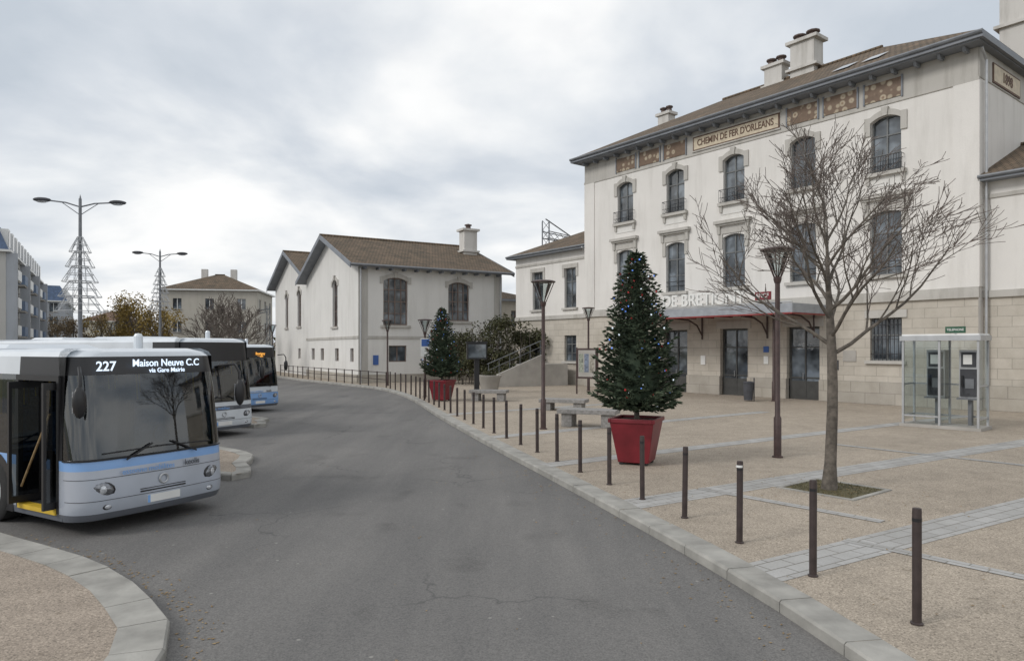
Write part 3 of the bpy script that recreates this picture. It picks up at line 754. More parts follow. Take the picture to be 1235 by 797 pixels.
# left bus-bay pavements
LP = catmull([(-1.4, -6), (-2.3, 1), (-2.72, 5.0), (-3.12, 6.35), (-3.62, 7.0), (-4.3, 7.72), (-5.2, 8.42), (-6.3, 9.08), (-8.0, 10.1), (-12, 12.4), (-20, 17)])
kerb(LP, -1, 0.42, 'kerb', 0.7)
inn = []
for i, p in enumerate(LP):
    d = (LP[min(i+1, len(LP)-1)]-LP[max(i-1, 0)]).normalized(); inn.append(p+Vector((-d.y, d.x))*0.15)
sheet('pavement', [tuple(p) for p in inn]+[(-40, 17), (-40, -6)], -0.003, AGGL)
dr = Vector((-0.868, 0.497))
def island(t, near_off, far):
    t = Vector(t); a = t+near_off
    pts = [tuple(a+dr*16), tuple(a+dr*3), tuple(t+Vector((-0.35, -0.5))), tuple(t), tuple(t+Vector((-0.45, 0.9))), tuple(far), tuple(far+dr*14)]
    P = catmull(pts, 6); kerb(P, -1, 0.3, 'kerb', 0.6)
    ii = []
    for i, p in enumerate(P):
        d = (P[min(i+1, len(P)-1)]-P[max(i-1, 0)]).normalized(); ii.append(p+Vector((-d.y, d.x))*0.12)
    sheet('pavement', [tuple(p) for p in ii], -0.003, AGGL)
island((-5.35, 14.3), Vector((-0.5, -0.7)), Vector((-7.6, 17.9)))
island((-8.25, 23.4), Vector((-0.5, -0.6)), Vector((-10.0, 26.0)))
# tree pit
mb = MB()
mb.poly([(-0.62, -0.62, 0), (0.62, -0.62, 0), (0.62, 0.62, 0), (-0.62, 0.62, 0)], MOSS)
for a in range(4):
    mb.T = Matrix.Rotation(a*pi/2, 4, 'Z'); mb.box(-0.7, 0.62, -0.7, -0.62, -0.02, 0.012, KERB)
mb.T = Matrix.Identity(4)
for i in range(900):
    x, y = random.uniform(-0.6, 0.6), random.uniform(-0.6, 0.6); a = random.uniform(0, 6.3); h = random.uniform(0.01, 0.045)
    mb.poly([(x, y, 0.0), (x+0.012*cos(a), y+0.012*sin(a), 0), (x+0.02*sin(a), y, h)], MOSS)
mb.finish('tree_pit', None, None, (5.72, 12.4, 0.004), radians(-52))
mb = MB(); mb.lathe([(0, 0.006), (0.3, 0.006), (0.31, 0.0)], IRON, n=24); mb.finish('manhole_cover', None, None, (-9.2, 38.0, RZ))
# fallen leaves
mb = MB()
for i in range(1100):
    if i < 500:
        k = K[int(random.random()*(len(K)-40))+8]; x = k.x-abs(random.gauss(0, 0.35)) ; y = k.y+random.uniform(-.8, .8)
        if i % 3 == 0: x = k.x+random.uniform(0.1, 7); z = 0.006
        else:
            x -= 0.10; z = RZ+0.006
    elif i < 750:
        k = LP[random.randint(6, len(LP)-12)]; x = k.x+random.uniform(0.03, 0.4); y = k.y+random.uniform(0.0, 0.3); z = RZ+0.006
    elif i < 950:
        a_ = random.uniform(0, 6.3); r_ = abs(random.gauss(0, 1.2)); x = 5.7+r_*cos(a_); y = 12.4+r_*sin(a_); z = 0.008
        if x < 2.6: continue
    else: y = random.uniform(5, 40); z = RZ+0.006; x = random.uniform(-6, 2)-y*0.12
    if z < 0:
        kx = min(K, key=lambda p: abs(p.y-y)).x
        if x > kx-0.05: continue
    s = random.uniform(0.010, 0.026); a = random.uniform(0, 6.3)
    mb.poly([(x+s*cos(a), y+s*sin(a), z+random.uniform(0, .006)), (x+s*0.6*cos(a+1.5), y+s*0.6*sin(a+1.5), z), (x-s*cos(a), y-s*sin(a), z+random.uniform(0, .012)), (x+s*0.6*cos(a-1.5), y+s*0.6*sin(a-1.5), z)], OLEAF)
mb.finish('fallen_leaves')

# ================================================================== bollards
mb = MB()
mb.lathe([(0.040, 0), (0.040, 1.02), (0.037, 1.05), (0.0, 1.055)], BOLL, n=16)
mb.lathe([(0.0415, 0.93), (0.0415, 0.96)], BLACK, n=16); mb.lathe([(0.055, 0), (0.055, 0.012), (0.04, 0.02)], BOLL, n=16)
b0 = mb.finish('bollard', None, 40, (3.68, 6.33, 0))
bp = [(3.31, 7.66), (2.93, 8.97), (2.55, 10.29), (2.16, 11.54), (1.79, 12.8), (1.38, 14.09), (1.0, 15.44), (.61, 16.8), (.226, 18.1), (-.15, 19.4), (-.53, 20.6), (-.9, 21.9), (-1.28, 23.1),
      (-1.66, 24.4), (-2.02, 25.7), (-2.38, 27.0), (-2.74, 28.3), (-3.1, 29.6), (-3.46, 30.9), (-3.84, 32.2), (-4.22, 33.5), (-4.6, 34.8), (-5.0, 36.2), (-5.45, 37.6), (-5.95, 39), (-6.45, 40.4), (-7.0, 41.8), (-7.55, 43.2)]
for x, y in bp:
    o = instance(b0, 'bollard', (x, y, 0)); o.rotation_euler = (random.uniform(-.012, .012), random.uniform(-.012, .012), 0)
mb = MB(); mb.lathe([(0.043, 0.97), (0.043, 1.0)], WHITEP, n=16); mb.finish('reflective_band', None, 40, (2.93, 8.97, 0))
mb = MB()
FP = resample(catmull([(-8.0, 44.3), (-12.0, 50.3), (-16.5, 56.5), (-21.5, 64.5)]), 1.5)
for i, p in enumerate(FP):
    mb.tube([(p.x, p.y, 0), (p.x, p.y, 1.0)], 0.04, BOLL, 6)
    if i:
        q = FP[i-1]
        for z in (0.95, 0.5): mb.tube([(q.x, q.y, z), (p.x, p.y, z)], 0.025, BOLL, 5)
mb.finish('pedestrian_barrier')

# ================================================================== street lamps
def plaza_lamp(loc, h, name='plaza_lamp'):
    mb = MB()
    mb.lathe([(0.085, 0), (0.085, 0.9), (0.06, 0.95), (0.055, h-0.75)], POLEB, n=14); mb.lathe([(0.12, 0), (0.12, 0.03), (0.085, 0.04)], POLEB, n=14)
    mb.lathe([(0.07, h-0.80), (0.09, h-0.72), (0.09, h-0.66)], POLEB, n=14)
    for k in range(6):
        t = k*pi/3; mb.tube([(0.06*cos(t), 0.06*sin(t), h-0.72), (0.34*cos(t), 0.34*sin(t), h-0.04)], 0.014, POLEB, 5)
    mb.lathe([(0.04, h-0.66), (0.27, h-0.08)], BOOTHG, n=18)
    mb.lathe([(0.0, h+0.03), (0.30, h+0.0), (0.38, h-0.03), (0.38, h-0.06), (0.0, h-0.05)], POLEB, n=24)
    return mb.finish(name, None, 40, loc)
plaza_lamp((6.1, 16.0, 0), 4.8); plaza_lamp((0.97, 21.6, 0), 4.6); plaza_lamp((4.5, 41.0, 0), 4.9); plaza_lamp((-8.35, 46.7, 0), 4.4)
plaza_lamp((-21.5, 62.5, 0), 4.6); plaza_lamp((12.4, 33.0, 0), 4.7); plaza_lamp((-4.5, 36.0, 0), 4.0)
def street_lamp(loc, h, rot, span=1.6):
    e = empty('street_lamp', loc, rot); mb = MB()
    mb.lathe([(0.11, 0), (0.10, 1.2), (0.06, h), (0.0, h+0.05)], ZINC, n=12)
    mb.lathe([(0.0, h+0.2), (0.03, h+0.1), (0.05, h)], ZINC, n=8)
    for s in (-1, 1):
        mb.tube([(0, 0, h-0.35), (s*span*0.35, 0, h-0.18), (s*span*0.75, 0, h-0.12)], 0.032, ZINC, 6)
        mb.tube([(0, 0, h-0.7), (s*span*0.45, 0, h-0.17)], 0.018, ZINC, 5)
    mb.finish('pole_and_arms', e, 40); mb = MB()
    for s in (-1, 1):
        c = s*span*0.92
        mb.ball((c, 0, h-0.10), 0.36, DARKG, 1.0, 0.5, 0.28, 12); mb.ball((c, 0, h-0.15), 0.26, HEADL, 1.0, 0.5, 0.32, 10)
    mb.finish('lamp_heads', e, 60)
    return e
def xmas_wire(parent, z0, z1, r):
    mb = MB(); GM = GREYL; n = 10; tiers = 5
    for t in range(tiers):
        za = z1-(z1-z0)*t/tiers; zb = z1-(z1-z0)*(t+1)/tiers; ra = r*(0.12+0.55*t/tiers); rb = r*(0.3+0.7*(t+1)/tiers)
        for rr, zz in [(ra, za), ((ra+rb)/2, (za+zb)/2), (rb, zb)]:
            mb.tube([(rr*cos(2*pi*k/16), rr*sin(2*pi*k/16), zz) for k in range(17)], 0.015, GM, 4, False)
        for k in range(n):
            a = 2*pi*k/n; b = 2*pi*(k+0.5)/n
            mb.tube([(ra*cos(a), ra*sin(a), za), (rb*cos(b), rb*sin(b), zb)], 0.011, GM, 3, False)
            mb.tube([(ra*cos(a), ra*sin(a), za), (rb*cos(b-0.63), rb*sin(b-0.63), zb)], 0.011, GM, 3, False)
    mb.finish('wire_christmas_tree_decoration', parent)
e = street_lamp((-18.6, 30, RZ), 9.05, radians(12)); xmas_wire(e, 4.2, 7.4, 0.95)
e = street_lamp((-23.6, 46.7, RZ), 9.1, radians(12), 1.5); xmas_wire(e, 5.2, 8.0, 0.75)

# ================================================================== trees
def rnd_perp(d):
    v = Vector((random.gauss(0, 1), random.gauss(0, 1), random.gauss(0, 1))); v -= d*v.dot(d); return v.normalized()
def limb(mb, p, d, r, length, lvl, maxl, minr, m, up=0.12, nch=(6, 5, 4, 3), spread=0.75):
    n = 5 if lvl < 2 else 3
    segs = 7 if lvl == 0 else (5 if lvl < 2 else 3)
    pts = [p.copy()]; rs = [r]; dd = d.copy(); q = p.copy()
    for i in range(segs):
        dd = (dd+rnd_perp(dd)*0.13+Vector((0, 0, up))).normalized(); q = q+dd*length/segs
        pts.append(q.copy()); rs.append(max(r*(1-0.72*(i+1)/segs), minr))
    mb.tube(pts, rs, BARK if lvl < 2 else m, n if lvl else 8, False)
    if lvl >= maxl: return
    k = nch[min(lvl, len(nch)-1)]
    for i in range(k):
        t = 0.22+0.75*(i+random.random()*0.7)/k; t = min(t, 0.98)
        f = t*segs; j = min(int(f), segs-1); pos = pts[j].lerp(pts[j+1], f-j)
        dl = (pts[j+1]-pts[j]).normalized(); rr = rs[j]*0.62
        nd = (dl+rnd_perp(dl)*random.uniform(0.55, 1.0)*spread*1.2).normalized()
        if nd.z < 0.0: nd.z = 0.1; nd.normalize()
        limb(mb, pos, nd, max(rr, minr), length*random.uniform(0.42, 0.66)*(1.1-0.35*t), lvl+1, maxl, minr, m, up, nch, spread)
def bare_tree(loc, H, fork, R, r0, minr=0.006, limbs=11, maxl=3, seed=1, name='bare_tree', el0=28):
    random.seed(seed); mb = MB()
    pts = []; rs = []
    top = fork+(H-fork)*0.55
    for i in range(11):
        t = i/10; z = top*t; pts.append(Vector((0.04*sin(t*5), 0.03*sin(t*7+1), z)))
        rr = r0*(1.0-0.25*min(z/fork, 1)) if z <= fork else r0*0.75*(1-0.8*(z-fork)/(top-fork))
        if i == 0: rr = r0*1.35
        rs.append(max(rr, minr))
    mb.tube(pts, rs, BARK, 12, False)
    for i in range(limbs):
        t = (i+0.3)/limbs; z = fork*0.90+(top-fork*0.90)*t; f = z/top*10; j = min(int(f), 9); pos = pts[j].lerp(pts[j+1], f-j)
        a = i*2.4+random.uniform(-.3, .3); el = radians(el0+36*t)
        d = Vector((cos(a)*cos(el), sin(a)*cos(el), sin(el)))
        ln = (R/cos(radians(38)))*(1.0-0.40*t)*random.uniform(0.88, 1.05)
        limb(mb, pos, d, r0*0.36*(1-0.4*t), ln, 0, maxl, minr, TWIG, 0.05)
    limb(mb, pts[-1], Vector((0.05, 0, 1)), rs[-1], (H-top)*0.85, 0, maxl, minr, TWIG, 0.05)
    return mb.finish(name, None, 60, loc)
bare_tree((5.64, 12.35, 0), 6.1, 2.6, 2.12, 0.105, 0.0050, 14, 3, 5, el0=29)
def leafcloud(mb, c, rad, n, s, m, seed=0):
    rg = random.Random(seed)
    cl = [(rg.uniform(-.8, .8), rg.uniform(-.8, .8), rg.uniform(-.7, .8), rg.uniform(.25, .5)) for _ in range(18)]
    for i in range(n):
        q = rg.choice(cl); v = Vector((rg.gauss(0, 1), rg.gauss(0, 1), rg.gauss(0, 1))).normalized()*q[3]*rg.random()**0.4
        x = c[0]+rad[0]*(q[0]+v.x)*0.8; y = c[1]+rad[1]*(q[1]+v.y)*0.8; z = c[2]+rad[2]*(q[2]+v.z)*0.8
        a = Vector((rg.gauss(0, 1), rg.gauss(0, 1), rg.gauss(0, 1))).normalized()*s*rg.uniform(.6, 1.3); b = rnd_perp(a.normalized())*s*0.6
        P = Vector((x, y, z)); mb.poly([P-a, P+b, P+a, P-b], m)
for i, (x, y, h, s) in enumerate([(-25.8, 62, 7.2, 3), (-23.4, 61, 6.8, 4), (-30.0, 72, 8.0, 8), (-27.6, 68, 7.8, 6), (-33.5, 76, 7.4, 9), (-43, 84, 8.4, 10)]):
    bare_tree((x, y, -0.12), h, 2.0, 2.4, 0.13, 0.020, 10, 2, s)
for (x, y, h, mm) in ((-36.5, 68, 7.8, YLEAF), (-33.8, 67, 7.0, YLEAF), (-40, 74, 7.4, BLEAF), (-45.5, 80, 7.0, BLEAF), (-52, 88, 7.2, YLEAF), (-58, 92, 7.0, BLEAF), (-64, 98, 7.0, BLEAF)):
    random.seed(int(-x)); mb = MB(); mb.tube([(0, 0, 0), (0.1, 0, h*0.5), (0, 0.1, h*0.85)], [0.16, 0.1, 0.05], BARK, 7)
    for k in range(9):
        a = k*0.9; mb.tube([(0.05, 0, h*0.35), (cos(a)*1.6, sin(a)*1.6, h*0.85)], [0.07, 0.02], BARK, 5)
    leafcloud(mb, (0, 0, h*0.64), (2.7, 2.5, h*0.42), 2200, 0.12, mm, int(h*10)+int(-x)); mb.finish('autumn_tree', None, None, (x, y, -0.13))
mb = MB(); random.seed(3)
for i in range(30):
    leafcloud(mb, (-140+i*9+random.uniform(-3, 3), 190+random.uniform(-8, 8), 2.5), (7, 4, random.uniform(2.5, 4.5)), 260, 0.6, BLEAF if i % 2 else HEDGE, i)
mb.finish('distant_tree_line')
mb = MB()
for i, (x, y, z, a, b, c) in enumerate([(-2.9, 48.6, 2.6, 2.6, 1.6, 2.3), (-0.6, 49.6, 2.9, 2.4, 1.6, 2.2), (0.9, 50.5, 2.4, 2.0, 1.6, 1.9), (-1.6, 47.6, 1.5, 2.4, 1.2, 1.3), (-4.3, 50, 1.8, 1.6, 1.2, 1.8)]):
    leafcloud(mb, (x, y, z), (a, b, c), 2600, 0.10, HEDGE, i+50)
for i in range(60):
    x = random.uniform(-4.5, 1.5); mb.tube([(x, 49.3+x*0.3, 0), (x+random.uniform(-.6, .6), 49+x*0.3, random.uniform(2, 4.2))], [0.03, 0.01], BARK, 4, False)
mb.finish('hedge')
# steps and retaining wall beside the station
mb = MB()
mb.T = Matrix.Translation((-2.2, 44.6, 0)) @ Matrix.Rotation(radians(25), 4, 'Z')
for i in range(9): mb.box(0.9+i*0.32, 4.4, 0, 1.7, i*0.16-0.01 if i else 0, (i+1)*0.16, CONC)
mb.box(0.5, 4.6, -0.25, -0.003, 0, 0.5, CONC)
mb.mesh([(0.5, -0.25, 0.5), (4.6, -0.25, 0.5), (4.6, -0.25, 2.1), (0.5, -0.003, 0.5), (4.6, -0.003, 0.5), (4.6, -0.003, 2.1)], [(0, 1, 2), (3, 5, 4), (0, 2, 5, 3), (1, 4, 5, 2)], CONC)
mb.box(4.61, 6.5, -0.2, 4.0, 0, 1.45, CONC)
for i in range(6):
    x = 0.7+i*0.75; zb = 0.5+max(0, (x-0.5)*0.39); mb.tube([(x, -0.12, zb), (x, -0.12, zb+0.95)], 0.02, ZINC, 5)
mb.tube([(0.6, -0.12, 1.48), (4.5, -0.12, 3.0)], 0.028, ZINC, 6); mb.tube([(0.6, -0.12, 1.05), (4.5, -0.12, 2.6)], 0.018, ZINC, 6)
mb.finish('stone_steps')

# ================================================================== christmas trees in red planters
def xmas(loc, seed, H=3.62, R=1.0):
    random.seed(seed); e = empty('christmas_tree_in_planter', loc, radians(-24))
    mb = MB()
    A1 = 0.475
    mb.taper(0, 0, 0.05, 0.92, 0.33, 0.33, A1, A1, POTR)
    for sx in (-1, 1):
        mb.box(sx*A1-0.03, sx*A1+0.03, -A1-0.03, A1+0.03, 0.91, 1.0, POTR); mb.box(-A1+0.03, A1-0.03, sx*A1-0.03, sx*A1+0.03, 0.91, 1.0, POTR)
        for sy in (-1, 1): mb.box(sx*0.26-0.05, sx*0.26+0.05, sy*0.26-0.05, sy*0.26+0.05, 0, 0.05, BLACK)
    o = mb.finish('planter', e); bv = o.modifiers.new('bevel', 'BEVEL'); bv.width = 0.012; bv.segments = 2
    mb = MB(); mb.poly([(-A1+.03, -A1+.03, 0.94), (A1-.03, -A1+.03, 0.94), (A1-.03, A1-.03, 0.94), (-A1+.03, A1-.03, 0.94)], SOIL); mb.finish('soil', e)
    mb = MB(); mb.tube([(0, 0, 0.93), (0.02, 0, 2.5), (0, 0, 0.98+H)], [0.06, 0.04, 0.008], BARK, 8); mb.finish('trunk', e)
    mb = MB()
    def twig(p, d, s, m):
        d = d.normalized(); b = rnd_perp(d); w = s*0.15
        mb.poly([p, p+d*s*0.45+b*w, p+d*s, p+d*s*0.45-b*w], m)
        b2 = d.cross(b); mb.poly([p, p+d*s*0.5+b2*w, p+d*s*0.95, p+d*s*0.5-b2*w], m)
    lights = []
    nb = 330
    for i in range(nb):
        t = (i/nb)**1.10; z = 1.18+t*(H-0.26)
        rad = R*(1-t)**0.80*random.uniform(0.68, 1.12)+0.04
        if t < 0.06: rad *= 0.78+3.5*t
        a = i*2.39996+random.uniform(-.25, .25); out = Vector((cos(a), sin(a), 0))
        slope = -0.25+0.85*t
        ns = max(4, int(rad/0.070))
        base = Vector((0, 0, z)); pts = []
        for k in range(ns+1):
            u = k/ns; pts.append(base+out*rad*u+Vector((0, 0, rad*(slope*u+0.34*u*u))))
        mb.tube([pts[0], pts[len(pts)//2], pts[-1]], [0.012, 0.008, 0.003], BARK, 3, False)
        side = Vector((-out.y, out.x, 0)); tone = random.random()
        for k in range(1, ns+1):
            u = k/ns; p = pts[k]; n_t = 6 if u > 0.35 else 3
            for q in range(n_t):
                d = out*random.uniform(0.35, 1.1)+side*random.uniform(-1.0, 1.0)+Vector((0, 0, random.uniform(-.25, .55)))
                lt = random.random() < (0.2+0.6*tone)*u and u > 0.35
                twig(p+side*random.uniform(-.05, .05)*(1+u), d, random.uniform(0.09, 0.18)*(0.65+0.4*(1-t)), FIRL if lt else FIR)
        if random.random() < 0.28 and t < 0.97: lights.append(pts[-1]+Vector((0, 0, 0.01)))
        if random.random() < 0.15: lights.append(pts[int(ns*0.8)]+Vector((0, 0, 0.04)))
    for k in range(16):
        twig(Vector((0, 0, 1.0+H-0.05-k*0.03)), Vector((random.uniform(-.6, .6), random.uniform(-.6, .6), 1)), 0.13, FIR)
    mb.lathe([(0.42*R, 1.35), (0.50*R, 1.7), (0.30*R, 2.6), (0.12*R, 3.6), (0.02, 1.0+H-0.3)], FIR, n=11)
    mb.finish('needle_branches', e)
    mb = MB()
    for p in lights:
        m = random.choice([LBLUE, LBLUE, LWHITE, BRED, BRED]); mb.ball(p, 0.021 if m is not BRED else 0.027, m, n=6)
    mb.finish('string_lights', e)
xmas((2.72, 15.2, 0), 11); xmas((-3.35, 33.3, 0), 12, 3.45, 0.95)

# ================================================================== benches, planters, signs
def stone_bench(loc, rot, w=1.9, d=0.62, h=0.46):
    mb = MB()
    mb.box(-w/2, w/2, -d/2, d/2, h-0.14, h, GRANITE)
    for s in (-1, 1): mb.box(s*w*0.34-0.17, s*w*0.34+0.17, -d/2+0.08, d/2-0.08, 0, h-0.143, GRANITE)
    o = mb.finish('stone_bench', None, None, loc, rot)
    bv = o.modifiers.new('bevel', 'BEVEL'); bv.width = 0.012; bv.segments = 2
stone_bench((2.45, 22.3, 0), radians(-20), 1.9, 0.8, 0.56); stone_bench((2.1, 28.2, 0), radians(-20), 1.9, 0.8); stone_bench((-1.1, 33.2, 0), radians(-10), 1.8, 0.8, 0.52)
mb = MB(); mb.lathe([(0.0, 0), (0.42, 0), (0.50, 0.12), (0.62, 0.75), (0.70, 0.85), (0.70, 0.95), (0.60, 0.95), (0.56, 0.86), (0, 0.86)], CONC, n=24)
leafcloud(mb, (0, 0, 1.0), (0.5, 0.5, 0.25), 500, 0.05, HEDGE, 9); mb.finish('concrete_planter', None, 40, (-1.3, 40.5, 0))
mb = MB(); mb.box(-0.55, 0.55, -0.25, 0.25, 1.9, 2.8, BLACK); mb.box(-0.60, 0.60, -0.30, 0.30, 2.8, 2.87, BLACK); mb.box(-0.14, 0.14, -0.1, 0.1, 0, 1.9, BLACK)
mb.box(-0.48, 0.48, -0.262, -0.252, 1.98, 2.72, WG); mb.box(-0.2, 0.2, -0.18, 0.18, 0, 0.05, BLACK); mb.finish('information_display', None, None, (-1.95, 38.5, 0), radians(8))
mb = MB()
mb.tube([(-0.02, 0, 0), (-0.02, 0, 3.1)], 0.045, POLEB, 8)
mb.box(-0.24, 0.24, -0.09, -0.05, 2.1, 3.0, WHITEP); mb.box(-0.2, 0.2, -0.096, -0.091, 2.6, 2.95, NBLUE); mb.finish('bus_stop_sign', None, None, (-4.3, 34.6, 0), radians(10))
mb = MB()
for x in (-0.62, 0.62): mb.tube([(x, 0, 0), (x, 0, 2.55)], 0.045, POLEB, 8)
mb.box(-0.575, 0.575, -0.05, 0.05, 0.85, 2.5, POLEB); mb.box(-0.50, 0.50, -0.058, -0.052, 0.95, 2.40, CONC)
for i, c in enumerate([(0.25, 0.27, 0.22), (0.15, 0.18, 0.24), (0.28, 0.26, 0.22)]):
    mb.box(-0.46+i*0.32, -0.20+i*0.32, -0.064, -0.059, 1.2, 2.2, simple('poster_%d' % i, c, 0.6, 0.5, 9))
mb.finish('notice_board', None, None, (4.1, 38.0, 0), radians(-30))
mb = MB(); mb.lathe([(0.0, 0.05), (0.2, 0.05), (0.24, 0.85), (0.26, 0.87), (0.2, 0.93), (0.0, 0.95)], DARKG, n=18); mb.tube([(0.27, 0, 0), (0.27, 0, 1.1)], 0.03, DARKG, 6); mb.finish('litter_bin', None, 40, (11.2, 33.0, 0))

# ================================================================== phone booth
PB = empty('phone_booth', (12.62, 22.55, 0), math.atan2(-0.792, 0.6105)+radians(4))
mb = MB(); W, D, Hh = 2.15, 1.05, 2.9
mb.box(-0.06, W+0.06, -0.06, D+0.06, 0, 0.09, CONC)
mb.box(-0.05, W+0.05, -0.05, D+0.05, Hh-0.16, Hh, GREYL); mb.box(0, W, 0, D, Hh, Hh+0.05, WHITEP)
for x in (0.03, W/2, W-0.03):
    for y in (0.03, D-0.03): mb.box(x-0.03, x+0.03, y-0.03, y+0.03, 0.09, Hh-0.16, GREYL)
for z in (0.35, 1.35):
    mb.box(0.06, W-0.06, D-0.045, D-0.015, z-0.025, z+0.025, GREYL)
    for x in (0.015, W-0.045): mb.box(x, x+0.03, 0.06, D-0.06, z-0.025, z+0.025, GREYL)
mb.box(0.06, W/2-0.03, 0.01, 0.04, 0.33, 0.38, GREYL)
mb.finish('frame', PB)
mb = MB()
mb.poly([(0.06, D-0.03, 0.1), (W-0.06, D-0.03, 0.1), (W-0.06, D-0.03, Hh-0.17), (0.06, D-0.03, Hh-0.17)], BOOTHG)
for x in (0.03, W-0.03, W/2): mb.poly([(x, 0.06, 0.2), (x, D-0.06, 0.2), (x, D-0.06, Hh-0.17), (x, 0.06, Hh-0.17)], BOOTHG)
mb.poly([(0.06, 0.03, 0.38), (W/2-0.03, 0.03, 0.38), (W/2-0.03, 0.03, Hh-0.17), (0.06, 0.03, Hh-0.17)], BOOTHG)
mb.finish('glass_panels', PB)
for xx in (0.78, 1.70):
    mb = MB()
    mb.box(xx-0.26, xx+0.26, D-0.40, D-0.06, 0.95, 2.45, GREYL); mb.box(xx-0.22, xx+0.22, D-0.45, D-0.402, 1.0, 1.85, DARKG)
    mb.box(xx-0.08, xx+0.16, D-0.47, D-0.452, 1.25, 1.55, ZINC); mb.box(xx-0.30, xx+0.30, D-0.52, D-0.08, 0.90, 0.947, ZINC)
    mb.tube([(xx-0.14, D-0.50, 1.65), (xx-0.15, D-0.53, 1.5), (xx-0.14, D-0.50, 1.32)], [0.035, 0.02, 0.035], BLACK, 8)
    mb.tube([(xx-0.14, D-0.5, 1.3), (xx-0.1, D-0.55, 1.05), (xx+0.05, D-0.48, 1.1)], 0.008, BLACK, 5)
    mb.box(xx-0.2, xx+0.2, D-0.43, D-0.402, 1.92, 2.38, DARKG); mb.box(xx-0.14, xx+0.10, D-0.438, D-0.431, 2.0, 2.3, WHITEP)
    mb.box(xx-0.05, xx+0.05, D-0.3, D-0.1, 0.09, 0.90, ZINC)
    mb.finish('telephone', PB)
mb = MB(); mb.box(W-0.9, W-0.35, -0.02, 0.0, Hh+0.07, Hh+0.27, SGREEN); mb.box(W-0.65, W-0.6, -0.015, 0.03, Hh+0.04, Hh+0.07, GREYL); mb.finish('roof_sign', PB)
text('roof_lettering', "TELEPHONE", 0.10, PB, (W-0.625, -0.024, Hh+0.17), (radians(90), 0, 0), WHITEP, 0.002, sx=0.85)

# ================================================================== railway gantries behind
def lattice(mb, a, b, w, n, m, r=0.035):
    a = Vector(a); b = Vector(b); d = (b-a).normalized(); s = Vector((0, 0, 1)).cross(d) if abs(d.z) < .9 else Vector((1, 0, 0)); s.normalize(); t = d.cross(s)
    cs = [s*w+t*w, s*w-t*w, -s*w-t*w, -s*w+t*w]
    for c in cs: mb.tube([a+c, b+c], r, m, 4)
    for i in range(n):
        for k in range(4):
            p = a.lerp(b, i/n)+cs[k]; q = a.lerp(b, (i+1)/n)+cs[(k+1) % 4]; mb.tube([p, q], r*0.6, m, 3)
mb = MB()
lattice(mb, (3.0, 62, 0), (3.0, 62, 13.8), 0.3, 18, ZINC, 0.045); lattice(mb, (3.0, 62, 12.6), (14, 76, 12.6), 0.3, 18, ZINC, 0.045)
lattice(mb, (14, 76, 0), (14, 76, 13.4), 0.3, 18, ZINC); mb.tube([(3, 62, 14), (6, 66, 12.8)], 0.06, ZINC, 5)
mb.finish('catenary_gantry')
mb = MB()
for (x, y) in ((-35, 95), (-31.5, 90)): lattice(mb, (x, y, 0), (x, y, 8), 0.2, 12, ZINC)
lattice(mb, (-35, 95, 7.4), (-31.5, 90, 7.4), 0.2, 6, ZINC)
mb.finish('catenary_gantry')

